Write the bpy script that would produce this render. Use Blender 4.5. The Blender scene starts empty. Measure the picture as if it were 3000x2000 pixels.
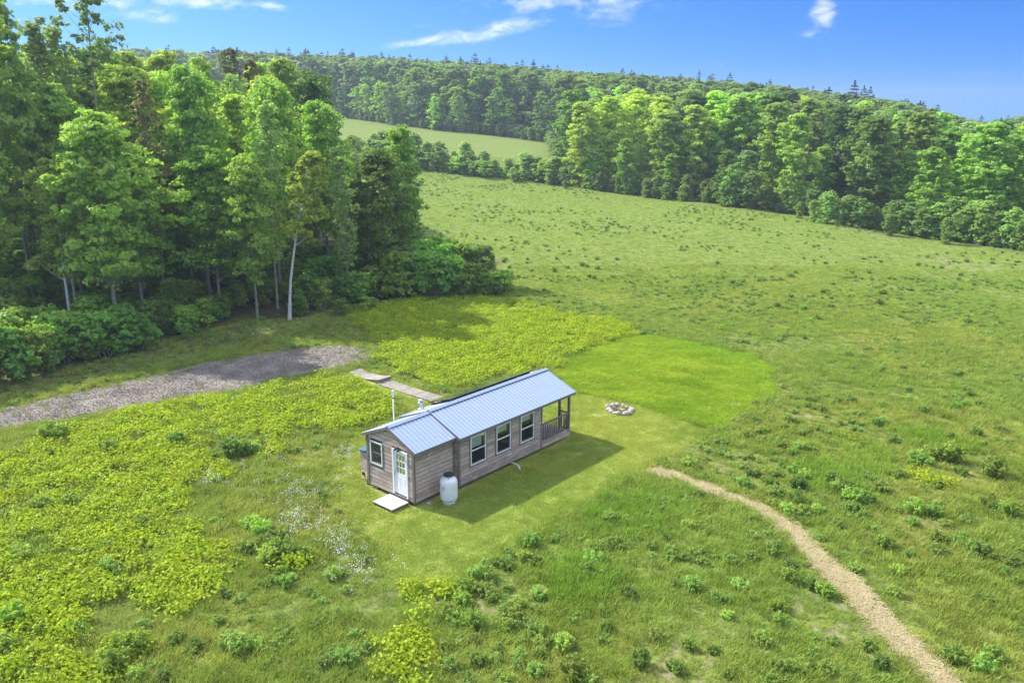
import bpy, math, numpy as np
from mathutils import Matrix, Vector
S = bpy.context.scene
COL = S.collection
rad = math.radians
# ------------------------------------------------------------------ camera
CAM = np.array([-21.327, -25.598, 16.320]); FPX = 2386.77
PI_, RO_, YA_ = 0.2716, 0.0042, 0.8546
Fv = np.array([math.cos(PI_)*math.sin(YA_), math.cos(PI_)*math.cos(YA_), -math.sin(PI_)])
Rv = np.array([math.cos(YA_), -math.sin(YA_), 0.0]); Uv = np.cross(Rv, Fv)
Rv, Uv = Rv*math.cos(RO_)+Uv*math.sin(RO_), Uv*math.cos(RO_)-Rv*math.sin(RO_)
Fh = np.array([math.sin(YA_), math.cos(YA_)]); Rh = np.array([math.cos(YA_), -math.sin(YA_)])
cd = bpy.data.cameras.new('camera'); cam = bpy.data.objects.new('camera', cd); COL.objects.link(cam)
cam.matrix_world = Matrix(((Rv[0], Uv[0], -Fv[0], CAM[0]), (Rv[1], Uv[1], -Fv[1], CAM[1]), (Rv[2], Uv[2], -Fv[2], CAM[2]), (0, 0, 0, 1)))
cd.sensor_width = 36; cd.lens = FPX/3000*36; cd.clip_start = .5; cd.clip_end = 9000
S.camera = cam
S.render.resolution_x = 1024; S.render.resolution_y = 682
# ------------------------------------------------------------------ light
SUN_AZ, SUN_EL = rad(103), rad(42.5)
sd = Vector((math.cos(SUN_AZ)*math.cos(SUN_EL), math.sin(SUN_AZ)*math.cos(SUN_EL), math.sin(SUN_EL)))
sl = bpy.data.lights.new('sun', 'SUN'); sun = bpy.data.objects.new('sun', sl); COL.objects.link(sun)
sl.energy = 2.55; sl.angle = rad(.53); sl.color = (1, .955, .87)
sun.rotation_euler = sd.to_track_quat('Z', 'Y').to_euler()
S.view_settings.view_transform = 'Standard'; S.view_settings.look = 'None'
S.view_settings.exposure = 1.6; S.view_settings.gamma = 1; S.view_settings.use_curve_mapping = False
S.cycles.use_denoising = True
S.cycles.max_bounces = 6; S.cycles.diffuse_bounces = 4; S.cycles.glossy_bounces = 3; S.cycles.transmission_bounces = 4
S.cycles.transparent_max_bounces = 12; S.cycles.volume_bounces = 0
S.cycles.caustics_reflective = False; S.cycles.caustics_refractive = False

class NT:
    def __init__(s, tree): s.t = tree; s.n = tree.nodes; s.l = tree.links
    def new(s, typ, **kw):
        n = s.n.new(typ)
        for k, v in kw.items(): setattr(n, k, v)
        return n
    def put(s, sock, v):
        if isinstance(v, bpy.types.NodeSocket): s.l.new(v, sock)
        elif v is not None:
            if sock.type == 'RGBA' and len(v) == 3: v = (*v, 1)
            sock.default_value = v
    def math(s, op, a, b=None, c=None, clamp=False):
        n = s.new('ShaderNodeMath', operation=op, use_clamp=clamp)
        s.put(n.inputs[0], a)
        if b is not None: s.put(n.inputs[1], b)
        if c is not None: s.put(n.inputs[2], c)
        return n.outputs[0]
    def vmath(s, op, a, b=None):
        n = s.new('ShaderNodeVectorMath', operation=op); s.put(n.inputs[0], a)
        if b is not None: s.put(n.inputs[1], b)
        return n.outputs['Value'] if op == 'DOT_PRODUCT' else n.outputs[0]
    def mix(s, f, a, b, mode='MIX'):
        n = s.new('ShaderNodeMix', data_type='RGBA', blend_type=mode)
        s.put(n.inputs[0], f); s.put(n.inputs[6], a); s.put(n.inputs[7], b); return n.outputs[2]
    def noise(s, vec, scale, detail=2, rough=.5, dist=0):
        n = s.new('ShaderNodeTexNoise'); s.put(n.inputs['Vector'], vec)
        n.inputs['Scale'].default_value = scale; n.inputs['Detail'].default_value = detail
        n.inputs['Roughness'].default_value = rough; n.inputs['Distortion'].default_value = dist
        return n.outputs['Fac']
    def rng(s, v, a, b, c=0., d=1.):
        n = s.new('ShaderNodeMapRange'); n.clamp = True; n.interpolation_type = 'SMOOTHSTEP'
        s.put(n.inputs[0], v); s.put(n.inputs[1], a); s.put(n.inputs[2], b); s.put(n.inputs[3], c); s.put(n.inputs[4], d)
        return n.outputs[0]
    def scale(s, vec, sc):
        n = s.new('ShaderNodeVectorMath', operation='MULTIPLY'); s.put(n.inputs[0], vec); n.inputs[1].default_value = sc
        return n.outputs[0]

W = bpy.data.worlds.new('World'); S.world = W; W.use_nodes = True
def build_world():
    T = NT(W.node_tree); T.n.clear()
    tc = T.new('ShaderNodeTexCoord').outputs['Generated']
    sx = T.new('ShaderNodeSeparateXYZ'); T.l.new(tc, sx.inputs[0])
    z = T.math('ABSOLUTE', sx.outputs[2])
    # the clear deep blue of the photograph starts close above the tree line
    zz = T.math('MULTIPLY_ADD', z, 1.0, 0.24)
    cv = T.new('ShaderNodeCombineXYZ'); T.l.new(sx.outputs[0], cv.inputs[0]); T.l.new(sx.outputs[1], cv.inputs[1]); T.l.new(zz, cv.inputs[2])
    nv = T.vmath('NORMALIZE', cv.outputs[0])
    sky = T.new('ShaderNodeTexSky', sky_type='NISHITA'); sky.sun_disc = False
    sky.sun_elevation = SUN_EL; sky.sun_rotation = math.atan2(sd.x, sd.y)
    sky.altitude = 600; sky.air_density = 1.0; sky.dust_density = .3; sky.ozone_density = 3.5
    T.l.new(nv, sky.inputs[0])
    # deeper towards the side away from the sun, as in the photograph
    right = T.vmath('DOT_PRODUCT', tc, (float(Rh[0]), float(Rh[1]), 0))
    tint = T.mix(T.rng(right, -.6, .6), (.27, .44, .58), (.075, .31, .53))
    tint = T.mix(T.rng(z, 0, .15), T.mix(1, tint, (.86, .93, .97), 'MULTIPLY'), T.mix(1, tint, (.62, .80, .93), 'MULTIPLY'))
    skyc = T.mix(1, sky.outputs[0], tint, 'MULTIPLY')
    # clouds
    fw = T.vmath('DOT_PRODUCT', tc, (float(Fh[0]), float(Fh[1]), 0))
    fwc = T.math('MAXIMUM', fw, .05)
    cu = T.math('DIVIDE', right, fwc); cw = T.math('DIVIDE', sx.outputs[2], fwc)
    cc = T.new('ShaderNodeCombineXYZ'); T.l.new(cu, cc.inputs[0]); T.l.new(cw, cc.inputs[1])
    skew = T.math('MULTIPLY_ADD', cu, -.10, cw)
    c2 = T.new('ShaderNodeCombineXYZ'); T.l.new(T.math('MULTIPLY', cu, .42), c2.inputs[0]); T.l.new(skew, c2.inputs[1])
    n1 = T.noise(c2.outputs[0], 70, 9, .64, .5)
    n2 = T.noise(c2.outputs[0], 24, 5, .55, .3)
    def ray(u, v):
        d = Fv+Rv*(u-1500)/FPX-Uv*(v-1000)/FPX
        return float(d[:2]@Rh/(d[:2]@Fh)), float(d[2]/(d[:2]@Fh))
    m = None
    for (u, v, ru, rv, ang, amp) in [(1650, -25, 300, 68, .0, 1.0), (1740, 32, 140, 40, -.2, .8), (1430, 92, 190, 24, .17, 1.15), (1230, 122, 130, 15, .17, 1.0), (1230, 75, 60, 10, 0, .5),
                                     (2412, 45, 38, 42, .3, 1.2), (2390, 90, 60, 20, .1, .8), (600, 8, 170, 20, -.05, 1.1), (785, 18, 62, 15, -.2, 1.1),
                                     (750, 45, 50, 7, 0, .55), (200, -8, 250, 36, -.1, 1.1), (430, 45, 90, 24, -.1, .9), (2850, 225, 130, 16, .08, .50), (2050, 205, 360, 20, .14, .44), (2700, 300, 320, 16, .1, .36), (1700, 150, 200, 10, .1, .35)]:
        a, b = ray(u, v)
        du = T.math('SUBTRACT', cu, a); dv = T.math('SUBTRACT', cw, b)
        ca, sa = math.cos(ang), math.sin(ang)
        p = T.math('MULTIPLY_ADD', du, ca*FPX/ru, T.math('MULTIPLY', dv, sa*FPX/ru))
        q = T.math('MULTIPLY_ADD', du, -sa*FPX/rv, T.math('MULTIPLY', dv, ca*FPX/rv))
        r2 = T.math('ADD', T.math('MULTIPLY', p, p), T.math('MULTIPLY', q, q))
        g = T.math('MULTIPLY', T.math('EXPONENT', T.math('MULTIPLY', r2, -.7)), amp)
        m = g if m is None else T.math('MAXIMUM', m, g)
    high = T.rng(sx.outputs[2], .17, .38, 0, 1)          # unseen bright cloud higher up all round, added for soft fill light
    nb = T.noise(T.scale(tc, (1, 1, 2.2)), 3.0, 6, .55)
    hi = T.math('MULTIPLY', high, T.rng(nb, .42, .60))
    dens = T.math('MULTIPLY', T.rng(T.math('MULTIPLY_ADD', n1, .55, T.math('MULTIPLY', n2, .45)), .36, .64), 1.0)
    dens = T.math('ADD', T.math('MULTIPLY', dens, .9), .12)
    thr = T.math('MULTIPLY', T.rng(m, .12, .95), T.rng(T.math('ADD', T.math('MULTIPLY', m, .8), T.math('MULTIPLY_ADD', T.math('MULTIPLY_ADD', n1, .6, T.math('MULTIPLY', n2, .4)), 3.6, -1.8)), .30, 1.35))
    thr = T.math('MULTIPLY', thr, T.math('GREATER_THAN', fw, .05))
    cl = T.math('MAXIMUM', thr, T.math('MULTIPLY', hi, .6), clamp=True)
    skyb = T.math('MULTIPLY', T.rng(sx.outputs[2], -.02, .02, .999, 1), 1)
    outc = T.mix(T.math('MULTIPLY', thr, .80, clamp=True), skyc, (2.5, 2.65, 2.85))
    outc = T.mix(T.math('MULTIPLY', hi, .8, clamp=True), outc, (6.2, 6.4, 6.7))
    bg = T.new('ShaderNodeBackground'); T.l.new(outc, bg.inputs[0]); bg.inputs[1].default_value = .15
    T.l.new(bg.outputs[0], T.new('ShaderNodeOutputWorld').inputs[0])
build_world()

# ------------------------------------------------------------------ helpers
rng0 = np.random.default_rng(7)
def link(name, mesh, parent=None, **props):
    o = bpy.data.objects.new(name, mesh); COL.objects.link(o)
    if parent: o.parent = parent
    for k, v in props.items():
        if v is not None: o[k] = v
    return o
def quad_mesh(name, V, mats, mi=None, smooth=False):
    """V (n,4,3): separate quads"""
    n = len(V); me = bpy.data.meshes.new(name)
    me.vertices.add(n*4); me.vertices.foreach_set('co', np.ascontiguousarray(V, dtype=np.float32).ravel())
    me.loops.add(n*4); me.loops.foreach_set('vertex_index', np.arange(n*4, dtype=np.int32))
    me.polygons.add(n); me.polygons.foreach_set('loop_start', np.arange(0, n*4, 4, dtype=np.int32))
    for m in mats: me.materials.append(m)
    if mi is not None: me.polygons.foreach_set('material_index', np.asarray(mi, dtype=np.int32))
    if smooth: me.polygons.foreach_set('use_smooth', np.ones(n, dtype=bool))
    me.update(); return me
class MB:
    def __init__(s): s.v = []; s.f = []; s.M = None
    def add(s, vs, fs):
        b = len(s.v)
        for p in vs:
            p = Vector(p)
            if s.M is not None: p = s.M @ p
            s.v.append(tuple(p))
        s.f += [tuple(i+b for i in f) for f in fs]; return s
    def box(s, x0, x1, y0, y1, z0, z1):
        vs = [(x0, y0, z0), (x1, y0, z0), (x1, y1, z0), (x0, y1, z0), (x0, y0, z1), (x1, y0, z1), (x1, y1, z1), (x0, y1, z1)]
        return s.add(vs, [(0, 3, 2, 1), (4, 5, 6, 7), (0, 1, 5, 4), (1, 2, 6, 5), (2, 3, 7, 6), (3, 0, 4, 7)])
    def hexa(s, a, b):
        """two quads of four points each"""
        return s.add(list(a)+list(b), [(0, 3, 2, 1), (4, 5, 6, 7), (0, 1, 5, 4), (1, 2, 6, 5), (2, 3, 7, 6), (3, 0, 4, 7)])
    def tube(s, pts, rr, n=8, cap=True):
        pts = [Vector(p) for p in pts]; rings = []; ref = None
        for i, p in enumerate(pts):
            d = (pts[min(i+1, len(pts)-1)]-pts[max(i-1, 0)]).normalized()
            if ref is None: ref = Vector((1, 0, 0)) if abs(d.x) < .8 else Vector((0, 1, 0))
            a = (ref-d*ref.dot(d)).normalized(); b = d.cross(a); ref = a
            r = rr[i] if hasattr(rr, '__len__') else rr
            rings.append([p+(a*math.cos(t)+b*math.sin(t))*r for t in [2*math.pi*k/n for k in range(n)]])
        vs = [q for r in rings for q in r]; fs = []
        for i in range(len(pts)-1):
            for k in range(n): fs.append((i*n+k, i*n+(k+1) % n, (i+1)*n+(k+1) % n, (i+1)*n+k))
        if cap: fs += [tuple(range(n))[::-1], tuple((len(pts)-1)*n+k for k in range(n))]
        return s.add(vs, fs)
    def lathe(s, c, prof, n=24):
        vs = []; fs = []
        for r, z in prof:
            for k in range(n): t = 2*math.pi*k/n; vs.append((c[0]+r*math.cos(t), c[1]+r*math.sin(t), c[2]+z))
        for i in range(len(prof)-1):
            for k in range(n): fs.append((i*n+k, i*n+(k+1) % n, (i+1)*n+(k+1) % n, (i+1)*n+k))
        return s.add(vs, fs)
    def mesh(s, name, mat, smooth=False):
        me = bpy.data.meshes.new(name); me.from_pydata(s.v, [], s.f); me.materials.append(mat)
        if smooth:
            for p in me.polygons: p.use_smooth = len(p.vertices) == 4
        me.update(); return me
    def build(s, name, mat, parent=None, smooth=False, **props): return link(name, s.mesh(name, mat, smooth), parent, **props)
def empty(name, loc=(0, 0, 0), **props):
    o = bpy.data.objects.new(name, None); COL.objects.link(o); o.location = loc; o.empty_display_size = .2
    for k, v in props.items(): o[k] = v
    return o
# value noise usable in numpy
_perm = np.random.default_rng(3).random((256, 256))
def vnoise(x, y, sc):
    x = np.asarray(x, float)/sc; y = np.asarray(y, float)/sc
    xi = np.floor(x).astype(int); yi = np.floor(y).astype(int); fx = x-xi; fy = y-yi
    fx = fx*fx*(3-2*fx); fy = fy*fy*(3-2*fy); g = lambda a, b: _perm[a % 256, b % 256]
    return (g(xi, yi)*(1-fx)+g(xi+1, yi)*fx)*(1-fy)+(g(xi, yi+1)*(1-fx)+g(xi+1, yi+1)*fx)*fy
def sstep(x, a, b): t = np.clip((x-a)/(b-a), 0, 1); return t*t*(3-2*t)
# ------------------------------------------------------------------ terrain
_tu = np.array([-400, 0, 750, 1500, 2250, 3000, 3400.])
_td = np.array([0, 60, 100, 150, 200, 260, 320, 400, 500, 700, 1000.])
_tz = np.array([[0, 0, .3, 2, 4, 7, 11, 17, 26, 32, 34],
                [0, 0, .3, 2, 4, 7, 11, 17, 26, 32, 34],
                [0, 0, .2, 2.3, 5.8, 10.8, 15.6, 24, 31.5, 34, 34],
                [0, 0, .1, 1.1, 3.9, 8.0, 12.5, 20, 26, 29, 27],
                [0, 0, .2, .9, 2.2, 4.6, 7.2, 11, 13, 13, 10],
                [0, 0, 0, 0, 0, -1, -2, -3, -3, -3, -3],
                [0, 0, 0, 0, 0, -1, -2, -3, -3, -3, -3]], float)
_gu = np.linspace(-400, 3400, 77); _gd = np.linspace(0, 1000, 201)
_a = np.array([np.interp(_gd, _td, r) for r in _tz]); _a = np.array([np.interp(_gu, _tu, _a[:, j]) for j in range(len(_gd))]).T
def _blur(a, n, ax):
    k = np.hanning(n+2)[1:-1]; k /= k.sum(); p = n//2
    w = [(0, 0), (0, 0)]; w[ax] = (p, p); b = np.pad(a, w, 'edge')
    return np.apply_along_axis(lambda m: np.convolve(m, k, 'valid'), ax, b)
_a = _blur(_blur(_a, 21, 0), 9, 1)
def H(x, y):
    x = np.asarray(x, float); y = np.asarray(y, float)
    rx, ry = x-CAM[0], y-CAM[1]
    d = rx*Fh[0]+ry*Fh[1]; l = rx*Rh[0]+ry*Rh[1]
    dd = np.clip(d, 0, 999.9); u = np.clip(1500+l/np.maximum(d, 25)*2300, -399.9, 3399.9)
    iu = (u+400)/3800*76; idd = dd/5; a = np.floor(iu).astype(int); b = np.floor(idd).astype(int)
    a = np.clip(a, 0, 75); b = np.clip(b, 0, 199); fu = iu-a; fd = idd-b
    z = (_a[a, b]*(1-fu)+_a[a+1, b]*fu)*(1-fd)+(_a[a, b+1]*(1-fu)+_a[a+1, b+1]*fu)*fd
    z = z*sstep(d, 30, 90)
    rc = np.hypot(x-5, y-2)
    z = z+(vnoise(x, y, 9)-.5)*.5*sstep(rc, 34, 75)+(vnoise(x+50, y, 31)-.5)*1.2*sstep(rc, 45, 120)
    return z
def G(u, v):
    """the point of the ground seen at photo pixel (3000 x 2000)"""
    d = Fv+Rv*(u-1500)/FPX-Uv*(v-1000)/FPX
    t = 20.; p = None
    ts = np.concatenate([np.arange(15, 200, .5), np.arange(200, 900, 2.)])
    P = CAM[None]+d[None]*ts[:, None]; below = P[:, 2] < H(P[:, 0], P[:, 1])
    if not below.any(): i = len(ts)-1
    else: i = int(np.argmax(below))
    lo, hi = ts[max(i-1, 0)], ts[i]
    for _ in range(20):
        m = (lo+hi)/2; q = CAM+d*m
        if q[2] < H(q[0], q[1]): hi = m
        else: lo = m
    q = CAM+d*hi; return float(q[0]), float(q[1])
DS = 3000/2352
def GD(x, y): return G(x*DS, y*DS)
def at(u, d):
    """ground point at photo column u and depth d metres"""
    x = (u-1500)/FPX*(d*math.cos(PI_)+14*math.sin(PI_))
    p = CAM[:2]+Fh*d+Rh*x; return float(p[0]), float(p[1])
def udof(x, y):
    rx, ry = x-CAM[0], y-CAM[1]; d = rx*Fh[0]+ry*Fh[1]; l = rx*Rh[0]+ry*Rh[1]
    return 1500+l/np.maximum(d*math.cos(PI_)+14*math.sin(PI_), 1)*FPX, d
def inpoly(x, y, poly):
    x = np.asarray(x, float); y = np.asarray(y, float); r = np.zeros(x.shape, bool); n = len(poly)
    for i in range(n):
        x0, y0 = poly[i]; x1, y1 = poly[(i+1) % n]
        c = ((y0 > y) != (y1 > y)); xx = (x1-x0)*(y-y0)/((y1-y0) if y1 != y0 else 1e-9)+x0
        r ^= c & (x < xx)
    return r
def edgedist(x, y, pts, closed=True):
    x = np.asarray(x, float); y = np.asarray(y, float); m = np.full(x.shape, 1e9); n = len(pts)
    for i in range(n if closed else n-1):
        ax, ay = pts[i]; bx, by = pts[(i+1) % n]; dx, dy = bx-ax, by-ay
        t = np.clip(((x-ax)*dx+(y-ay)*dy)/(dx*dx+dy*dy+1e-9), 0, 1)
        m = np.minimum(m, np.hypot(x-ax-t*dx, y-ay-t*dy))
    return m
def sdist(x, y, poly): return np.where(inpoly(x, y, poly), 1, -1)*edgedist(x, y, poly)
PD = lambda pts: [GD(*p) for p in pts]
LAWN = PD([(850, 985), (800, 1010), (765, 1090), (775, 1160), (800, 1200), (850, 1245), (900, 1318), (965, 1352), (1010, 1352), (1085, 1320), (1190, 1250), (1400, 1122), (1500, 1070), (1636, 994), (1560, 955), (1480, 925), (1320, 893), (1200, 885), (1060, 905), (990, 900), (880, 858), (810, 848), (800, 862), (880, 905), (930, 940)])
LUSH = PD([(1265, 855), (1395, 785), (1500, 772), (1640, 800), (1760, 830), (1775, 900), (1650, 990), (1480, 928), (1320, 898)])
KB = PD([(825, 705), (950, 690), (1100, 683), (1230, 700), (1290, 722), (1420, 735), (1490, 772), (1400, 788), (1270, 848), (1120, 876), (1050, 893), (960, 878), (890, 838), (855, 790), (820, 740)])
KL = PD([(-60, 1080), (60, 1040), (100, 1000), (200, 975), (400, 932), (600, 900), (750, 868), (850, 885), (915, 935), (900, 985), (800, 990), (700, 1020), (650, 1058), (560, 1085), (470, 1110), (420, 1150), (380, 1190), (480, 1230), (520, 1290), (440, 1400), (330, 1500), (200, 1600), (-60, 1600)])
KS = [PD(p) for p in ([(850, 1500), (900, 1440), (980, 1420), (1030, 1480), (1040, 1530), (960, 1580), (850, 1560)], [(930, 1350), (1000, 1330), (1020, 1380), (960, 1400)],
      [(2080, 1090), (2120, 1085), (2180, 1110), (2170, 1130)], [(1920, 990), (2000, 1000), (2010, 1018), (1940, 1010)], [(1620, 740), (1650, 745), (1650, 770), (1625, 768)], [(600, 1260), (660, 1240), (700, 1300), (640, 1330)], [(680, 1460), (800, 1480), (780, 1580), (640, 1560)])]
ROAD = PD([(-120, 965), (0, 940), (150, 905), (350, 862), (450, 838), (600, 812), (700, 797), (800, 790), (850, 805), (862, 822), (835, 838), (750, 852), (650, 872), (560, 897), (450, 912), (300, 938), (150, 967), (0, 988), (-120, 1010)])
PATHC = PD([(1512, 1084), (1560, 1099), (1600, 1115), (1650, 1132), (1700, 1150), (1745, 1172), (1790, 1198), (1825, 1228), (1850, 1255), (1890, 1290), (1930, 1328), (1990, 1388), (2060, 1460), (2130, 1535), (2200, 1600)])
FOREST = [GD(-150, 905), GD(0, 880), GD(150, 850), GD(320, 810), GD(400, 775), GD(560, 742), GD(700, 728), GD(800, 700), GD(900, 695), GD(1000, 680), GD(1150, 672), GD(1165, 600), at(1230, 98), at(1040, 110), at(930, 125), at(860, 150), at(800, 235), at(880, 300), at(200, 420), at(-700, 420), at(-700, 80)]
FARF = [at(-300, 300), GD(700, 268), GD(800, 272), GD(900, 288), GD(1000, 300), GD(1100, 308), GD(1180, 318), GD(1262, 330), GD(1275, 380), GD(1290, 425), GD(1380, 440), GD(1450, 448), GD(1600, 468), GD(1830, 498), GD(2000, 525), GD(2200, 557), GD(2352, 577), GD(2500, 600), at(3500, 300), at(3000, 600), at(0, 600)]
# ------------------------------------------------------------------ materials
def mat(name):
    m = bpy.data.materials.new(name); m.use_nodes = True; T = NT(m.node_tree); T.n.clear(); return m, T
def finish(T, bsdf): T.l.new(bsdf, T.new('ShaderNodeOutputMaterial').inputs[0])
def principled(T, col, rough=.7, metal=0., spec=.4, normal=None):
    b = T.new('ShaderNodeBsdfPrincipled'); T.put(b.inputs['Base Color'], col); T.put(b.inputs['Roughness'], rough)
    T.put(b.inputs['Metallic'], metal); T.put(b.inputs['Specular IOR Level'], spec)
    if normal is not None: T.l.new(normal, b.inputs['Normal'])
    return b.outputs[0]
def bump(T, h, strength=.4, dist=.02):
    b = T.new('ShaderNodeBump'); b.inputs['Strength'].default_value = strength; b.inputs['Distance'].default_value = dist
    T.l.new(h, b.inputs['Height']); return b.outputs[0]
def plain(name, col, rough=.6, metal=0., spec=.4, var=.12, sc=8.):
    m, T = mat(name); pos = T.new('ShaderNodeNewGeometry').outputs['Position']
    n = T.noise(pos, sc, 4, .6)
    c = T.mix(1, col, T.mix(n, (1-var,)*3, (1+var,)*3), 'MULTIPLY')
    finish(T, principled(T, c, rough, metal, spec)); return m
def leaf(name, a, b, trans, tf=.46, rough=.55, hv=.03, vv=.35):
    """a,b: two leaf colours; trans: light coming through; varied per leaf and per plant"""
    m, T = mat(name); g = T.new('ShaderNodeNewGeometry'); oi = T.new('ShaderNodeObjectInfo')
    c = T.mix(g.outputs['Random Per Island'], a, b)
    hs = T.new('ShaderNodeHueSaturation'); T.l.new(c, hs.inputs['Color'])
    T.l.new(T.math('MULTIPLY_ADD', oi.outputs['Random'], hv, .5-hv/2), hs.inputs['Hue'])
    r2 = T.math('FRACT', T.math('MULTIPLY', oi.outputs['Random'], 17.31))
    T.l.new(T.math('MULTIPLY_ADD', r2, vv, 1-vv/2), hs.inputs['Value'])
    c = T.mix(1, hs.outputs[0], oi.outputs['Color'], 'MULTIPLY')
    d = principled(T, c, rough, 0, .25)
    tr = T.new('ShaderNodeBsdfTranslucent'); T.l.new(T.mix(1, c, trans, 'MULTIPLY'), tr.inputs[0])
    mx = T.new('ShaderNodeMixShader'); mx.inputs[0].default_value = tf; T.l.new(d, mx.inputs[1]); T.l.new(tr.outputs[0], mx.inputs[2])
    finish(T, mx.outputs[0]); return m
def meadow_tone(T, pos):
    """the same patchwork of colour for ground and grass: world-space, in metres"""
    p = T.scale(pos, (1, 1, 0))
    big = T.noise(p, .045, 3, .55, .3); mid = T.noise(p, .21, 4, .6, .5); fine = T.noise(p, .9, 4, .65)
    c = T.mix(T.rng(mid, .36, .64), (.178, .232, .042), (.248, .278, .063))
    c = T.mix(T.rng(big, .47, .60, 0, .6), c, (.175, .25, .048))
    c = T.mix(T.rng(fine, .57, .74, 0, .45), c, (.34, .28, .13))
    fa = T.vmath('DOT_PRODUCT', pos, (float(Fh[0]), float(Fh[1]), 0))
    c = T.mix(T.rng(fa, 0, 95, 0, .8), c, (.218, .292, .060))
    return c, mid, fine
def grassmat(name, gain=(1, 1, 1), var=.5):
    m, T = mat(name); g = T.new('ShaderNodeNewGeometry'); oi = T.new('ShaderNodeObjectInfo')
    c, mid, fine = meadow_tone(T, g.outputs['Position'])
    c = T.mix(1, c, tuple(1.62*g_ for g_ in gain), 'MULTIPLY')
    c = T.mix(T.rng(g.outputs['Random Per Island'], .72, .95, 0, .4), c, (.30, .26, .10))
    c = T.mix(1, c, T.mix(oi.outputs['Random'], (1-var/2,)*3, (1+var/2,)*3), 'MULTIPLY')
    d = T.new('ShaderNodeBsdfDiffuse'); T.l.new(c, d.inputs[0])
    tr = T.new('ShaderNodeBsdfTranslucent'); T.l.new(T.mix(1, c, (1.2, 1.25, .7), 'MULTIPLY'), tr.inputs[0])
    mx = T.new('ShaderNodeMixShader'); mx.inputs[0].default_value = .4; T.l.new(d.outputs[0], mx.inputs[1]); T.l.new(tr.outputs[0], mx.inputs[2])
    finish(T, mx.outputs[0]); return m
def mk_ground():
    m, T = mat('meadow_ground'); pos = T.new('ShaderNodeNewGeometry').outputs['Position']
    c, mid, fine = meadow_tone(T, pos)
    n4 = T.noise(pos, 5, 5, .7); n5 = T.noise(pos, 1.7, 3, .6)
    c = T.mix(1, c, T.mix(T.rng(n4, .3, .7), (.42,)*3, (1.15,)*3), 'MULTIPLY')
    def att(n): a = T.new('ShaderNodeAttribute', attribute_name=n); return a.outputs['Fac']
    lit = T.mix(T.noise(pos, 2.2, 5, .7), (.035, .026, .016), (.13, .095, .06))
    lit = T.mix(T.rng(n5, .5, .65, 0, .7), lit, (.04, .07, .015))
    soil = T.mix(n4, (.17, .125, .08), (.42, .34, .25))
    knot = T.mix(n4, (.05, .06, .015), (.12, .16, .02))
    c = T.mix(T.math('MULTIPLY', att('knot'), .8), c, knot)
    c = T.mix(T.math('MULTIPLY', att('bare'), T.rng(T.noise(pos, 1.1, 4, .65), .46, .60)), c, soil)
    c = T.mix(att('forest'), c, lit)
    c = T.mix(T.math('MULTIPLY', att('verge'), T.rng(n5, .35, .6, .3, 1)), c, T.mix(n4, (.06, .05, .03), (.15, .13, .06)))
    finish(T, principled(T, c, .95, 0, .1, bump(T, n4, .6, .06))); return m
def mk_lawn(name, c0, c1, c2):
    m, T = mat(name); pos = T.new('ShaderNodeNewGeometry').outputs['Position']
    rp = T.new('ShaderNodeVectorRotate'); rp.rotation_type = 'Z_AXIS'; T.l.new(pos, rp.inputs['Vector']); rp.inputs['Angle'].default_value = rad(2)
    st = T.noise(T.scale(rp.outputs[0], (.07, 1.9, 0)), 1.0, 3, .6); md = T.noise(pos, .5, 4, .6, .4); fn = T.noise(pos, 7, 5, .75)
    c = T.mix(T.rng(md, .35, .65), c0, c1)
    c = T.mix(T.rng(st, .45, .60, 0, .8), c, c2)
    c = T.mix(T.rng(T.noise(pos, 1.3, 4, .7), .56, .74, 0, .3), c, (.36, .32, .15))
    c = T.mix(1, c, T.mix(fn, (.5,)*3, (1.45,)*3), 'MULTIPLY')
    c = T.mix(T.rng(T.noise(pos, .8, 5, .7, .8), .5, .62, 0, .35), c, T.mix(1, c, (.7, .85, .7), 'MULTIPLY'))
    finish(T, principled(T, c, .95, 0, .1, bump(T, fn, .9, .05))); return m
def mk_gravel():
    m, T = mat('gravel'); pos = T.new('ShaderNodeNewGeometry').outputs['Position']
    a = T.noise(pos, .45, 4, .6); b = T.noise(pos, 9, 5, .75); v = T.new('ShaderNodeTexVoronoi'); T.l.new(pos, v.inputs['Vector']); v.inputs['Scale'].default_value = 14
    c = T.mix(T.rng(a, .35, .65), (.185, .16, .135), (.29, .25, .215))
    c = T.mix(1, c, T.mix(b, (.55,)*3, (1.35,)*3), 'MULTIPLY')
    c = T.mix(T.rng(T.noise(pos, .9, 5, .7), .60, .68, 0, .7), c, (.09, .12, .03))
    finish(T, principled(T, c, .95, 0, .15, bump(T, T.math('ADD', b, v.outputs['Distance']), .25, .02))); return m
def mk_straw():
    m, T = mat('straw'); pos = T.new('ShaderNodeNewGeometry').outputs['Position']
    a = T.noise(pos, 1.4, 4, .7); b = T.noise(pos, 12, 5, .8)
    c = T.mix(a, (.44, .36, .17), (.66, .56, .31)); c = T.mix(1, c, T.mix(b, (.55,)*3, (1.4,)*3), 'MULTIPLY')
    c = T.mix(T.rng(T.noise(pos, 2.3, 4, .7), .60, .70, 0, .6), c, (.12, .14, .03))
    finish(T, principled(T, c, .9, 0, .2, bump(T, b, .9, .05))); return m
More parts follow.
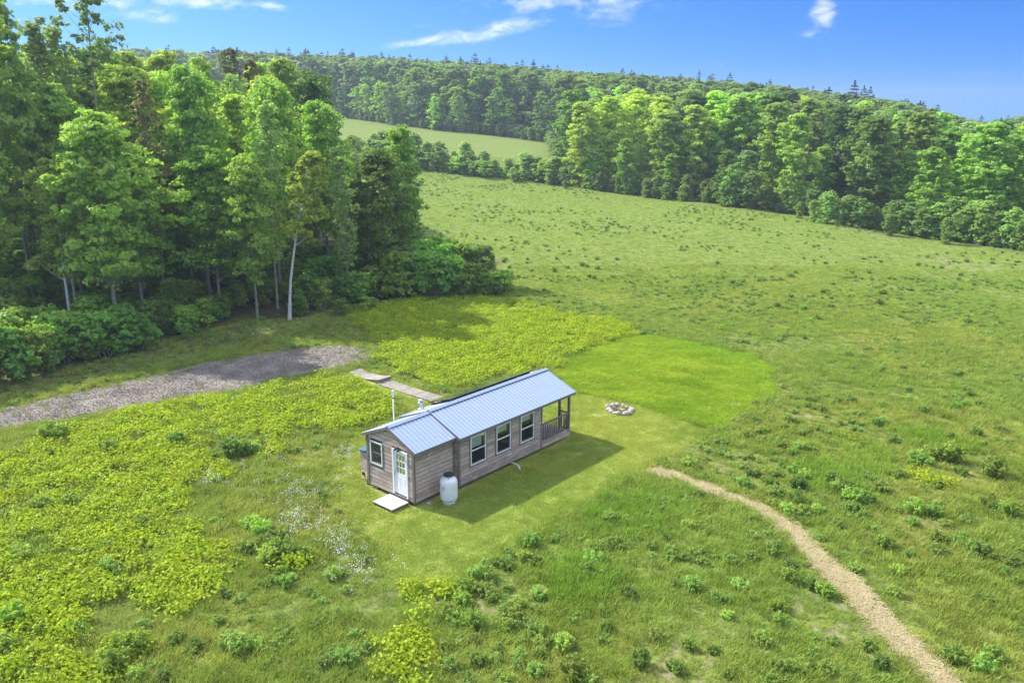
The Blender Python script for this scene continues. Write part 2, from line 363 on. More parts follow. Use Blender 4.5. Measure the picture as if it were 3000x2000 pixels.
def mk_wood(name, c0, c1, c2, grain=(.9, .9, 14)):
    m, T = mat(name); pos = T.new('ShaderNodeNewGeometry').outputs['Position']; oi = T.new('ShaderNodeObjectInfo')
    off = T.new('ShaderNodeVectorMath', operation='ADD'); T.l.new(pos, off.inputs[0])
    cx = T.new('ShaderNodeCombineXYZ'); T.l.new(T.math('MULTIPLY', oi.outputs['Random'], 40), cx.inputs[0]); T.l.new(cx.outputs[0], off.inputs[1])
    gr = T.noise(T.scale(off.outputs[0], grain), 1.6, 5, .65, .4); bl = T.noise(off.outputs[0], 1.6, 4, .6, .8)
    c = T.mix(oi.outputs['Random'], c0, c1); c = T.mix(T.rng(bl, .42, .68, 0, .75), c, c2)
    c = T.mix(1, c, T.mix(gr, (.66,)*3, (1.28,)*3), 'MULTIPLY')
    kn = T.new('ShaderNodeTexVoronoi'); T.l.new(T.scale(off.outputs[0], (1, 1, 2)), kn.inputs['Vector']); kn.inputs['Scale'].default_value = 2.1
    c = T.mix(T.rng(kn.outputs['Distance'], .03, .08, .7, 0), c, (.06, .04, .03))
    finish(T, principled(T, c, .85, 0, .2, bump(T, gr, .3, .01))); return m
def mk_bark(name, a, b, sc=(3, 3, .8), birch=False):
    m, T = mat(name); pos = T.new('ShaderNodeTexCoord').outputs['Object']
    n = T.noise(T.scale(pos, sc), 3, 5, .7)
    c = T.mix(n, a, b)
    if birch: c = T.mix(T.rng(T.noise(T.scale(pos, (2, 2, 9)), 1.2, 4, .7), .60, .66), c, (.03, .028, .025))
    finish(T, principled(T, c, .9, 0, .2, bump(T, n, .5, .03))); return m
def mk_glass():
    m, T = mat('window_glass'); lw = T.new('ShaderNodeFresnel'); lw.inputs[0].default_value = 1.5
    tr = T.new('ShaderNodeBsdfTransparent'); tr.inputs[0].default_value = (.86, .9, .88, 1)
    gl = T.new('ShaderNodeBsdfGlossy'); gl.inputs['Roughness'].default_value = .02
    mx = T.new('ShaderNodeMixShader'); T.l.new(T.math('MULTIPLY_ADD', lw.outputs[0], 1.25, .02, clamp=True), mx.inputs[0]); T.l.new(tr.outputs[0], mx.inputs[1]); T.l.new(gl.outputs[0], mx.inputs[2])
    finish(T, mx.outputs[0]); return m
def mk_screen():
    m, T = mat('insect_screen'); tr = T.new('ShaderNodeBsdfTransparent'); d = T.new('ShaderNodeBsdfDiffuse'); d.inputs[0].default_value = (.03, .033, .035, 1)
    mx = T.new('ShaderNodeMixShader'); mx.inputs[0].default_value = .62; T.l.new(tr.outputs[0], mx.inputs[1]); T.l.new(d.outputs[0], mx.inputs[2])
    finish(T, mx.outputs[0]); return m
M_GROUND = mk_ground()
M_LAWN = mk_lawn('mown_grass', (.33, .37, .088), (.275, .335, .072), (.40, .41, .13))
M_LUSH = mk_lawn('lush_grass', (.265, .345, .05), (.35, .40, .075), (.235, .32, .045))
M_GRAVEL = mk_gravel(); M_STRAW = mk_straw()
M_SIDING = mk_wood('weathered_siding', (.47, .365, .305), (.28, .22, .19), (.60, .485, .41))
M_TRIM = mk_wood('weathered_trim', (.17, .15, .125), (.21, .185, .155), (.24, .2, .17), (8, 8, 1))
M_DECK = mk_wood('deck_boards', (.40, .35, .31), (.28, .25, .22), (.48, .43, .39), (5, 5, 5))
M_STEP = mk_wood('step_boards', (.62, .57, .54), (.52, .48, .46), (.72, .68, .66), (3, 9, 3))
M_INNER = mk_wood('interior_boards', (.07, .05, .033), (.08, .055, .04), (.09, .065, .045))
def mk_roof():
    m, T = mat('painted_steel_roof'); pos = T.new('ShaderNodeNewGeometry').outputs['Position']
    n = T.noise(T.scale(pos, (6, .5, .5)), 1, 4, .6)
    c = T.mix(n, (.275, .355, .475), (.325, .405, .535)); finish(T, principled(T, c, .38, .25, .5)); return m
M_ROOF = mk_roof()
M_RIB = plain('roof_rib_paint', (.50, .56, .72), .35, .2, .5, .05)
M_WHITE = plain('white_vinyl', (.80, .80, .80), .4, 0, .4, .04)
M_TANK = plain('tank_enamel', (.80, .81, .82), .32, 0, .5, .05, 3)
M_DARK = plain('dark_plastic', (.02, .022, .028), .5, 0, .4, .2)
M_BLIND = plain('blind_fabric', (.72, .76, .78), .8, 0, .2, .05)
M_STEEL = plain('galvanised_steel', (.62, .65, .68), .32, .75, .5, .12)
M_PV = plain('solar_cells', (.03, .04, .05), .06, 0, 1.0, .1)
M_ALU = plain('aluminium_frame', (.05, .055, .06), .4, .5, .5, .1)
M_YEL = plain('pale_plywood', (.68, .52, .28), .8, 0, .2, .15, 6)
M_PVC = plain('white_pipe', (.78, .79, .78), .4, 0, .4, .06)
M_BLUE = plain('blue_sheet', (.10, .19, .30), .4, .2, .5, .1)
M_STONE = plain('fire_stone', (.42, .375, .335), .9, 0, .2, .4, 9)
M_STONE2 = plain('pink_stone', (.40, .30, .26), .9, 0, .2, .35, 9)
M_ASH = plain('ash', (.07, .065, .065), .95, 0, .1, .6, 12)
M_LOG = plain('split_log', (.42, .33, .24), .9, 0, .2, .35, 9)
M_GLASS = mk_glass(); M_SCREEN = mk_screen()
M_INK = plain('black_print', (.05, .05, .06), .5)
M_BARK = mk_bark('grey_bark', (.15, .13, .11), (.36, .33, .29))
M_BIRCH = mk_bark('birch_bark', (.50, .50, .48), (.74, .73, .70), birch=True)
M_PALE = mk_bark('pale_bark', (.22, .205, .17), (.40, .37, .32))
M_PETAL = plain('white_petals', (.75, .74, .82), .8, 0, .2, .08)
M_YPETAL = plain('yellow_petals', (.75, .60, .03), .8, 0, .2, .08)
L_MAPLE = leaf('maple_leaf', (.205, .31, .055), (.31, .42, .09), (1.35, 1.5, .6))
L_LIME = leaf('lime_leaf', (.32, .44, .06), (.43, .53, .095), (1.3, 1.4, .5))
L_DARK = leaf('dark_leaf', (.12, .20, .04), (.185, .28, .058), (1.2, 1.4, .6))
L_ASPEN = leaf('aspen_leaf', (.195, .285, .09), (.29, .385, .14), (1.3, 1.4, .7))
L_RED = leaf('budding_leaf', (.17, .135, .055), (.18, .22, .06), (1.2, 1.2, .6))
L_BIRCHL = leaf('birch_leaf', (.26, .36, .05), (.36, .45, .075), (1.3, 1.4, .5))
L_GREY = leaf('willow_leaf', (.12, .20, .07), (.19, .27, .11), (1.2, 1.3, .7))
L_SAP = leaf('young_leaf', (.22, .32, .085), (.31, .41, .13), (1.3, 1.35, .7))
L_PINE = leaf('pine_needles', (.11, .17, .075), (.17, .24, .11), (1, 1, .7), tf=.15)
L_WEED = leaf('weed_leaf', (.20, .31, .07), (.36, .46, .12), (1.25, 1.4, .6), hv=.02, vv=.4)
L_KNOT = leaf('knotweed_leaf', (.32, .43, .014), (.47, .56, .026), (1.15, 1.2, .35), hv=.02, vv=.3)
L_SHRUB = leaf('shrub_leaf', (.15, .255, .04), (.25, .37, .065), (1.3, 1.45, .55), hv=.05, vv=.5)
GR_M = grassmat('meadow_grass_blades'); GR_L = grassmat('mown_grass_blades', (1.14, 1.13, 1.05), .35); GR_LU = grassmat('lush_grass_blades', (1.1, 1.22, .55), .3)
GR_D = grassmat('dark_grass_blades', (.82, 1.0, .75), .4)
# ------------------------------------------------------------------ ground sheets
def ground():
    n = 380; t = np.linspace(-1, 1, n); w = 105*t+1500*t**9
    cx, cy = 22, 18
    X, Y = np.meshgrid(cx+w, cy+w, indexing='ij'); Z = H(X, Y)
    V = np.stack([X, Y, Z], -1).reshape(-1, 3)
    i, j = np.meshgrid(np.arange(n-1), np.arange(n-1), indexing='ij'); a = (i*n+j).ravel()
    F = np.stack([a, a+n, a+n+1, a+1], -1)
    me = bpy.data.meshes.new('ground'); me.from_pydata(V.tolist(), [], F.tolist()); me.materials.append(M_GROUND)
    me.polygons.foreach_set('use_smooth', np.ones(len(F), bool))
    x, y = V[:, 0], V[:, 1]
    def put(nm, v): at_ = me.attributes.new(nm, 'FLOAT', 'POINT'); at_.data.foreach_set('value', np.clip(v, 0, 1).astype(np.float32))
    nz = (vnoise(x, y, 2.2)-.5)*2.5
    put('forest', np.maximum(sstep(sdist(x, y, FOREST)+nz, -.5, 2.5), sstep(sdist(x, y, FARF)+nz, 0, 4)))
    k = np.maximum(sdist(x, y, KB), sdist(x, y, KL))
    for p in KS: k = np.maximum(k, sdist(x, y, p))
    put('knot', sstep(k+nz*.5, -.5, 1.5))
    b = sstep(edgedist(x, y, PD([(1400, 722), (1500, 735), (1600, 770), (1700, 800), (1800, 850)]), False), 5, 1.5)
    put('bare', np.maximum(b, .55*sstep(vnoise(x+9, y, 3.1), .62, .8)*sstep(y-(x*.2-3), 2, -2)))
    put('verge', sstep(edgedist(x, y, PD([(-100, 925), (0, 900), (150, 868), (330, 825), (420, 800), (600, 765), (800, 752)]), False)+nz*.4, 3.2, 1.0))
    link('ground', me, kind='structure')
ground()
def sheet(name, poly, m, off, step=.25, ragged=.35, noise_sc=.7, line=None, width=None):
    P = np.array(poly); x0, y0 = P.min(0)-1; x1, y1 = P.max(0)+1
    xs = np.arange(x0, x1, step); ys = np.arange(y0, y1, step)
    X, Y = np.meshgrid(xs, ys, indexing='ij'); Xc, Yc = X[:-1, :-1]+step/2, Y[:-1, :-1]+step/2
    if line is None: s = sdist(Xc, Yc, poly)
    else: s = width-edgedist(Xc, Yc, line, False)
    keep = s+(vnoise(Xc, Yc, noise_sc)-.5)*2*ragged+(vnoise(Xc+77, Yc, noise_sc*.35)-.5)*ragged > 0
    Z = H(X, Y)+off; V = np.stack([X, Y, Z], -1).reshape(-1, 3); n = len(ys)
    i, j = np.nonzero(keep); a = i*n+j; F = np.stack([a, a+n, a+n+1, a+1], -1)
    u, inv = np.unique(F, return_inverse=True); V = V[u]; F = inv.reshape(-1, 4)
    me = bpy.data.meshes.new(name); me.from_pydata(V.tolist(), [], F.tolist()); me.materials.append(m)
    me.polygons.foreach_set('use_smooth', np.ones(len(F), bool)); return link(name, me, kind='structure')
sheet('lawn', LAWN, M_LAWN, .012, .2, .16)
sheet('lush_grass', LUSH, M_LUSH, .018, .2, .22, 1.0)
sheet('gravel_drive', ROAD, M_GRAVEL, .015, .2, .45, .9)
sheet('straw_path', PATHC, M_STRAW, .03, .08, .13, .5, PATHC, .27)
# ------------------------------------------------------------------ scatter by geometry nodes (uncountable stuff only)
def scatter(name, meshes, pos, rz, sc, idx=None, zs=None, **props):
    src = bpy.data.collections.new(name+'_source')
    for k, me in enumerate(meshes):
        src.objects.link(bpy.data.objects.new('%s_source_%02d' % (name, k), me))
    me = bpy.data.meshes.new(name); n = len(pos); me.vertices.add(n); me.vertices.foreach_set('co', np.asarray(pos, np.float32).ravel())
    def att(nm, t, v):
        a = me.attributes.new(nm, t, 'POINT'); a.data.foreach_set('value' if t != 'FLOAT_VECTOR' else 'vector', v.ravel())
    att('rz', 'FLOAT_VECTOR', np.stack([rng0.normal(0, .06, n), rng0.normal(0, .06, n), rz], -1).astype(np.float32))
    zs = sc if zs is None else zs
    att('sc', 'FLOAT_VECTOR', np.stack([sc, sc, zs], -1).astype(np.float32))
    att('ix', 'INT', (np.arange(n) % len(meshes) if idx is None else idx).astype(np.int32))
    o = link(name, me, **props)
    ng = bpy.data.node_groups.new(name, 'GeometryNodeTree')
    ng.interface.new_socket('Geometry', in_out='INPUT', socket_type='NodeSocketGeometry'); ng.interface.new_socket('Geometry', in_out='OUTPUT', socket_type='NodeSocketGeometry')
    N = ng.nodes; L = ng.links; gi = N.new('NodeGroupInput'); go = N.new('NodeGroupOutput')
    ci = N.new('GeometryNodeCollectionInfo'); ci.inputs[0].default_value = src; ci.inputs['Separate Children'].default_value = True; ci.inputs['Reset Children'].default_value = True
    ip = N.new('GeometryNodeInstanceOnPoints'); ip.inputs['Pick Instance'].default_value = True
    def na(nm, t): a = N.new('GeometryNodeInputNamedAttribute'); a.data_type = t; a.inputs[0].default_value = nm; return a.outputs[0]
    e = N.new('FunctionNodeEulerToRotation'); L.new(na('rz', 'FLOAT_VECTOR'), e.inputs[0])
    L.new(gi.outputs[0], ip.inputs['Points']); L.new(ci.outputs[0], ip.inputs['Instance']); L.new(na('ix', 'INT'), ip.inputs['Instance Index'])
    L.new(e.outputs[0], ip.inputs['Rotation']); L.new(na('sc', 'FLOAT_VECTOR'), ip.inputs['Scale']); L.new(ip.outputs[0], go.inputs[0])
    md = o.modifiers.new('scatter', 'NODES'); md.node_group = ng
    return o
def unit(v): return v/np.maximum(np.linalg.norm(v, axis=-1, keepdims=True), 1e-9)
def leaves(rng, C, N, size, aspect=1.4, jit=.55, shape=.5):
    """diamond leaves at centres C with rough normals N"""
    n = len(C); Nn = unit(N+rng.normal(0, jit, (n, 3)))
    t = unit(np.cross(Nn, rng.normal(0, 1, (n, 3)))); b = np.cross(Nn, t)
    s = size*rng.uniform(.65, 1.3, (n, 1)); L = t*s*aspect/2; B = b*s/2
    k = Nn*s*.12
    return np.stack([C-L, C+B*1.0+L*(shape-.5)+k, C+L, C-B+L*(shape-.5)+k], 1)
def blades(rng, n, r, h, w, lean=.45):
    a = rng.uniform(0, 2*np.pi, n); rr = r*np.sqrt(rng.uniform(0, 1, n)); x, y = rr*np.cos(a), rr*np.sin(a)
    d = rng.uniform(0, 2*np.pi, n); hh = h*rng.uniform(.5, 1.15, n); ln = hh*lean*rng.uniform(.2, 1.4, n)
    p0 = np.stack([x, y, np.zeros(n)], -1); side = np.stack([-np.sin(d), np.cos(d), 0*d], -1)*w*rng.uniform(.6, 1.3, (n, 1))
    tip = p0+np.stack([np.cos(d)*ln, np.sin(d)*ln, hh*.93], -1); mid = p0+np.stack([np.cos(d)*ln*.35, np.sin(d)*ln*.35, hh*.55], -1)
    return np.stack([p0-side*.5, mid-side*.5, tip, mid+side*.5], 1)
# ------------------------------------------------------------------ the cabin
WS, WM, LS, LW, LP, ZB = 1.54, 1.807, 2.424, 5.853, 2.411, .20
XE = LS+LW+LP; XP = LS+LW
HES, HRS, HEM, HRM = 2.607, 3.358, 2.575, 3.393
SLS = (HRS-HES-.1)/WS; SLM = (HRM-HEM-.1)/WM; OV, OG = .229, .104
def cabin():
    root = empty('tiny_cabin', (0, 0, 0), label='small weathered grey wooden cabin with pale blue metal roof and railed end porch', category='cabin')
    rng = np.random.default_rng(11)
    MX_near = Matrix(((1, 0, 0, 0), (0, -1, 0, 0), (0, 0, 1, 0), (0, 0, 0, 1)))   # a along +X, n outward -Y
    def frame(kind):
        if kind == 'near_main': return Matrix(((1, 0, 0, 0), (0, -1, 0, -WM), (0, 0, 1, 0), (0, 0, 0, 1)))
        if kind == 'near_small': return Matrix(((1, 0, 0, 0), (0, -1, 0, -WS), (0, 0, 1, 0), (0, 0, 0, 1)))
        if kind == 'far_main': return Matrix(((1, 0, 0, 0), (0, 1, 0, WM), (0, 0, 1, 0), (0, 0, 0, 1)))
        if kind == 'far_small': return Matrix(((1, 0, 0, 0), (0, 1, 0, WS), (0, 0, 1, 0), (0, 0, 0, 1)))
        if kind == 'front': return Matrix(((0, -1, 0, 0), (1, 0, 0, 0), (0, 0, 1, 0), (0, 0, 0, 1)))       # a = Y, n = -X
        if kind == 'mid': return Matrix(((0, -1, 0, LS), (1, 0, 0, 0), (0, 0, 1, 0), (0, 0, 0, 1)))
        if kind == 'porch': return Matrix(((0, 1, 0, XP), (1, 0, 0, 0), (0, 0, 1, 0), (0, 0, 0, 1)))
    def split(a0, a1, z0, z1, ops):
        segs = [(a0, a1)]
        for (p, q, r, s) in ops:
            if z1 > r+.01 and z0 < s-.01:
                nn = []
                for (c, d) in segs:
                    if q <= c or p >= d: nn.append((c, d)); continue
                    if p > c: nn.append((c, p))
                    if q < d: nn.append((q, d))
                segs = nn
        return [s for s in segs if s[1]-s[0] > .03]
    def wall(kind, a0, a1, top, ops, gable=None, pitch=.187, planks=True, zb=ZB):
        M = frame(kind)
        mb = MB(); mb.M = M
        zs = sorted({zb, top, *[o[2] for o in ops], *[o[3] for o in ops]})
        for z0, z1 in zip(zs[:-1], zs[1:]):
            for c, d in split(a0, a1, z0, z1, ops): mb.box(c, d, -.10, -.022, z0, z1)
        if gable:
            hr, slp = gable
            w = lambda z: (hr-.05-z)/slp
            mb.add([(-w(top), -.1, top), (w(top), -.1, top), (0, -.1, hr-.05), (-w(top), -.022, top), (w(top), -.022, top), (0, -.022, hr-.05)], [(0, 1, 2), (3, 5, 4), (0, 3, 4, 1), (1, 4, 5, 2), (2, 5, 3, 0)])
        mb.build('wall', M_INNER, root)
        if not planks: return
        z = zb
        lim = gable[0]-.08 if gable else top
        while z < lim-.03:
            z1 = min(z+pitch, lim)
            for c, d in split(a0, a1, z, z1, ops):
                cuts = [c, d]
                if d-c > 3.2: cuts = [c, c+(d-c)*rng.uniform(.3, .7), d]
                for c0, d0 in zip(cuts[:-1], cuts[1:]):
                    th = .022+rng.uniform(0, .004)
                    if gable:
                        hr, slp = gable; w0 = min(max(abs(a0), abs(a1)), (hr-.06-z)/slp); w1 = min(max(abs(a0), abs(a1)), (hr-.06-z1)/slp)
                        l0, l1 = max(c0, -w0), max(c0, -w1); r0, r1 = min(d0, w0), min(d0, w1)
                        if r0-l0 < .04: continue
                        if r1 < l1: l1 = r1 = (l1+r1)/2
                    else: l0 = l1 = c0; r0 = r1 = d0
                    b = MB(); b.M = M
                    g = .011
                    b.hexa([(l0+.002, -.02, z+g), (r0-.002, -.02, z+g), (r1-.002, -.02, z1-g), (l1+.002, -.02, z1-g)], [(l0+.002, th-.02+.004, z+g), (r0-.002, th-.02+.004, z+g), (r1-.002, th-.02-.004, z1-g), (l1+.002, th-.02-.004, z1-g)])
                    b.build('plank', M_SIDING, root)
            z = z1
    def window(kind, a0, a1, z0, z1, blind=0, label=None, screen=True, deep=None, trim=True):
        M = frame(kind)
        f = MB(); f.M = M; t = .055
        f.box(a0, a1, -.07, .03, z0, z0+t).box(a0, a1, -.07, .03, z1-t, z1).box(a0, a0+t, -.07, .03, z0+t, z1-t).box(a1-t, a1, -.07, .03, z0+t, z1-t)
        w = f.build('window', M_WHITE, root, label=label); zm = (z0+z1)/2
        s = MB(); s.M = M
        s.box(a0+t, a1-t, -.045, .012, zm-.025, zm+.025); s.box(a0+t, a0+t+.025, -.05, -.004, z0+t, zm-.025).box(a1-t-.025, a1-t, -.05, -.004, z0+t, zm-.025)
        s.box(a0+t+.025, a1-t-.025, -.05, -.004, z0+t, z0+t+.03)
        s.build('sash', M_WHITE, w)
        for q0, q1, n in ((z0+t, zm-.025, -.038), (zm+.025, z1-t, -.018)):
            g = MB(); g.M = M; g.add([(a0+t, n, q0), (a1-t, n, q0), (a1-t, n, q1), (a0+t, n, q1)], [(0, 1, 2, 3)]).build('pane', M_GLASS, w)
        if screen:
            zs_ = z1-t if deep else zm-.025; g = MB(); g.M = M; g.add([(a0+t, .014, z0+t), (a1-t, .014, z0+t), (a1-t, .014, zs_), (a0+t, .014, zs_)], [(0, 1, 2, 3)]).build('insect_screen', M_SCREEN, w)
        if blind:
            g = MB(); g.M = M; g.box(a0+t-.01, a1-t-.16, -.075, -.068, z1-t-blind, z1-t+.01)
            g.box(a0+t-.01, a1-t-.16, -.08, -.063, z1-t-blind-.02, z1-t-blind).build('blind', M_BLIND, w)
        if trim:
            q = MB(); q.M = M; k = .075
            q.box(a0-k, a0-.002, -.01, .026, z0-k, z1+k*.4).box(a1+.002, a1+k, -.01, .026, z0-k, z1+k*.4).box(a0-k+.002, a1+k-.002, -.01, .022, z0-k-.002, z0-.002)
            q.build('window_trim', M_TRIM, w)
        return w
    # near long wall of the main part, three tall windows
    ops = []; wins = []
    for i in range(3):
        x = LS+.7488+i*1.7386; wins.append((x, x+1.017, .956, 2.351)); ops.append((x-.002, x+1.019, .954, 2.353))
    wall('near_main', LS, XP, 2.62, ops)
    for (x0, x1, z0, z1), bl, lb in zip(wins, (.52, .33, .28), ('tall white window nearest the tank, blind half down', 'middle tall white window with short blind', 'tall white window beside the porch with short blind')): window('near_main', x0, x1, z0, z1, bl, lb)
    # porch apron boards
    for k in range(2):
        MB().box(XP+.02, XE-.02, -WM+.0, -WM+.024, ZB+.006+k*.187, ZB+.181+k*.187).build('plank', M_SIDING, root)
    # far long wall with three windows
    fops = [(3.4, 4.6, 1.0, 2.3), (6.2, 7.4, 1.0, 2.3)]
    wall('far_main', LS, XP, 2.62, fops)
    for o in fops: window('far_main', *o, 1.15, screen=False)  # unseen far blinds, added to keep sun out of the interior
    wall('near_small', .0, LS, 2.62, [], pitch=.19)
    wall('far_small', .0, LS, 2.62, [], pitch=.19)
    DY0, DY1, DZ0, DZ1 = -1.154, -.174, .279, 2.40
    wall('front', -WS, WS, 2.60, [(DY0, DY1, DZ0-.001, DZ1), (.499, 1.309, 1.285, 2.364)], (HRS, SLS), .19)
    window('front', .499, 1.309, 1.285, 2.364, 0, 'small white window beside the front door', deep=True)
    wall('mid', -WM, WM, 2.60, [(-1.2, 1.2, ZB, 2.2)], (HRM, SLM), .187)
    wall('porch', -WM, WM, 2.60, [(-.45, .45, ZB+.05, 2.25)], (HRM, SLM), .187)
    MB().box(XP-.06, XP-.01, -.44, .44, ZB+.06, 2.24).build('porch_door', M_WHITE, root)
    # floor and skids
    MB().box(.05, XP, -WS+.02, WS-.02, ZB-.04, ZB+.03).build('floor', M_INNER, root)
    MB().box(XP+.03, XE-.03, -WM+.03, WM-.03, ZB+.10, ZB+.20).build('porch_floor', M_DECK, root)
    for k in range(14):
        x = XP+.03+k*.168; MB().box(x, x+.158, -WM+.03, WM-.03, ZB+.202, ZB+.235).build('deck_board', M_DECK, root)
    for y in (-1.35, 1.35):
        MB().box(.15, XE-.1, y-.07, y+.07, .0, ZB-.042).build('skid', M_TRIM, root)
    # corner boards
    def cb(x0, x1, y0, y1, z1, z0=ZB-.01): MB().box(x0, x1, y0, y1, z0, z1).build('corner_board', M_TRIM, root)
    cb(-.034, .06, -WS-.030, -WS+.09, 2.56); cb(-.034, .06, WS-.09, WS+.030, 2.56)
    cb(LS-.034, LS+.09, -WM-.030, -WM+.06, 2.58); cb(LS-.034, LS+.09, WM-.06, WM+.030, 2.58)
    cb(LS-.10, LS-.036, -WS-.028, -WS+.0, 2.6)
    cb(XP-.06, XP+.03, -WM-.030, -WM+.06, 2.58); cb(XP-.06, XP+.03, WM-.06, WM+.030, 2.58)
    # door
    M = frame('front')
    d = MB(); d.M = M; t = .085
    d.box(DY0, DY0+t, -.09, .035, DZ0, DZ1).box(DY1-t, DY1, -.09, .035, DZ0, DZ1).box(DY0+t, DY1-t, -.09, .035, DZ1-t, DZ1)
    d.build('door_frame', M_WHITE, root)
    a0, a1, z0, z1 = DY0+t+.004, DY1-t-.004, DZ0+.05, DZ1-t-.004
    ga0, ga1, gz0, gz1 = a0+.13, a1-.13, z0+.98, z1-.13
    b = MB(); b.M = M
    b.box(a0, a1, -.055, -.015, z0, gz0).box(a0, a1, -.055, -.015, gz1, z1).box(a0, ga0, -.055, -.015, gz0, gz1).box(ga1, a1, -.055, -.015, gz0, gz1)
    door = b.build('door', M_WHITE, root, label='white front door with nine small panes')
    b = MB(); b.M = M
    for q in (1, 2):
        aa = ga0+(ga1-ga0)*q/3; b.box(aa-.012, aa+.012, -.05, -.012, gz0, gz1)
        zz = gz0+(gz1-gz0)*q/3
        for p in range(3):
            c0 = ga0+(ga1-ga0)*p/3+.0125; c1 = ga0+(ga1-ga0)*(p+1)/3-.0125; b.box(c0, c1, -.048, -.014, zz-.012, zz+.012)
    b.build('glazing_bars', M_WHITE, door)
    for p in range(3):
        for q in range(3):
            c0 = ga0+(ga1-ga0)*p/3; c1 = ga0+(ga1-ga0)*(p+1)/3; e0 = gz0+(gz1-gz0)*q/3; e1 = gz0+(gz1-gz0)*(q+1)/3
            g = MB(); g.M = M; g.add([(c0, -.035, e0), (c1, -.035, e0), (c1, -.035, e1), (c0, -.035, e1)], [(0, 1, 2, 3)]).build('pane', M_GLASS, door)
    b = MB(); b.M = M
    for p in range(2):
        c0 = a0+.12+p*(a1-a0-.2)/2; c1 = c0+(a1-a0-.2)/2-.08; b.box(c0, c1, -.0145, -.009, z0+.15, z0+.80)
    b.build('door_moulding', M_WHITE, door)
    b = MB(); b.M = M; b.tube([(a1-.06, -.015, 1.25), (a1-.06, .045, 1.25)], [.02, .032], 10); b.tube([(a1-.06, -.014, 1.38), (a1-.06, .01, 1.38)], .022, 8)
    b.build('handle', M_STEEL, door)
    b = MB(); b.M = M; b.box(DY0, DY1, -.09, .045, DZ0-.06, DZ0-.003).build('threshold', M_TRIM, root)
    # twin head lamp over the door
    lx = (DY0+DY1)/2+.08
    b = MB(); b.M = M; b.tube([(lx, .004, 2.48), (lx, .05, 2.48)], .06, 10)
    for s in (-1, 1): b.tube([(lx, .04, 2.48), (lx+s*.08, .09, 2.46), (lx+s*.10, .16, 2.42)], [.02, .045, .055], 8)
    b.tube([(lx, .05, 2.44), (lx, .09, 2.38)], .03, 8); b.build('lamp', M_DARK, root)
    # near front left corner lamp
    MB().box(.05, .20, WS+.03, WS+.17, 2.16, 2.36).build('flood_light', M_DARK, root)
    # roofs: steel panels with ribs, ridge cap, fascia
    def roof(x0, x1, hr, slp, w, nper=.914):
        wo = w+OV
        for s in (-1, 1):
            x = x0
            while x < x1-.01:
                e = min(x+nper, x1); b = MB()
                P = lambda X, t, up=0.: (X, s*wo*t, hr-slp*wo*t+up)
                b.hexa([P(x+.001, .0), P(e-.001, .0), P(e-.001, 1), P(x+.001, 1)], [P(x+.001, 0, .012), P(e-.001, 0, .012), P(e-.001, 1, .012), P(x+.001, 1, .012)])
                o = b.build('roof_panel', M_ROOF, root)
                k = x+.02
                r = MB()
                while k < e-.02:
                    r.hexa([P(k, .03, .0125), P(k+.042, .03, .0125), P(k+.042, 1.003, .0125), P(k, 1.003, .0125)], [P(k+.012, .03, .034), P(k+.030, .03, .034), P(k+.030, 1.003, .034), P(k+.012, 1.003, .034)])
                    k += .2285
                if r.v: r.build('rib', M_RIB, o)
                x = e
            # dark closure strip under the cap
            b = MB(); b.hexa([P(x0+.03, .06, .0128), P(x1-.03, .06, .0128), P(x1-.03, .085, .0128), P(x0+.03, .085, .0128)], [P(x0+.03, .06, .03), P(x1-.03, .06, .03), P(x1-.03, .085, .03), P(x0+.03, .085, .03)])
            b.build('closure_strip', M_DARK, root)
            # fascia along the eave and barge boards on the gables
            b = MB(); z = hr-slp*wo
            b.box(x0+.02, x1-.02, min(s*(wo-.04), s*(wo-.015)), max(s*(wo-.04), s*(wo-.015)), z-.125, z-.004); b.build('fascia', M_TRIM, root)
            for xx in (x0+.004, x1-.034):
                b = MB(); b.hexa([(xx, 0, hr-.005), (xx+.03, 0, hr-.005), (xx+.03, s*(wo-.045), z+.012), (xx, s*(wo-.045), z+.012)], [(xx, 0, hr-.13), (xx+.03, 0, hr-.13), (xx+.03, s*(wo-.045), z-.11), (xx, s*(wo-.045), z-.11)])
                b.build('barge_board', M_TRIM, root)
        b = MB(); c = .155
        for s in (-1, 1): b.hexa([(x0-.01, 0, hr+.062), (x1+.01, 0, hr+.062), (x1+.01, s*c, hr+.062-c*slp), (x0-.01, s*c, hr+.062-c*slp)], [(x0-.01, 0, hr+.056), (x1+.01, 0, hr+.056), (x1+.01, s*c, hr+.054-c*slp), (x0-.01, s*c, hr+.054-c*slp)])
        b.build('ridge_cap', M_ROOF, root)
    roof(-OG, LS-OG-.004, HRS-.03, SLS, WS)
    roof(LS-OG, XE+.124, HRM, SLM, WM)
    # porch: posts, beam, railing with turned balusters
    zp = ZB+.235
    for (px, py) in ((XE-.09, -WM+.07), (XE-.09, WM-.07), (XE-.09, -1.13), (XE-.09, 1.13)):
        MB().box(px-.055, px+.055, py-.055, py+.055, zp, 2.53).build('post', M_TRIM, root)
        b = MB(); b.box(px-.07, px+.07, py-.07, py+.07, 2.34, 2.44).build('post_collar', M_TRIM, root)
    for s in (-1, 1): MB().box(XP+.032, XE+.02, s*(WM-.06)-.045, s*(WM-.06)+.045, 2.532, 2.66).build('beam', M_TRIM, root)
    MB().box(XE-.13, XE-.05, -WM+.108, WM-.108, 2.532, 2.655).build('beam', M_TRIM, root)
    for s in (-1, 1):
        b = MB(); y = s*(WM-.06); b.hexa([(XP+.032, y-.03, 2.53), (XP+.032, y-.03, 2.36), (XP+.08, y-.03, 2.36), (XP+.22, y-.03, 2.53)], [(XP+.032, y+.03, 2.53), (XP+.032, y+.03, 2.36), (XP+.08, y+.03, 2.36), (XP+.22, y+.03, 2.53)])
        b.build('bracket', M_TRIM, root)
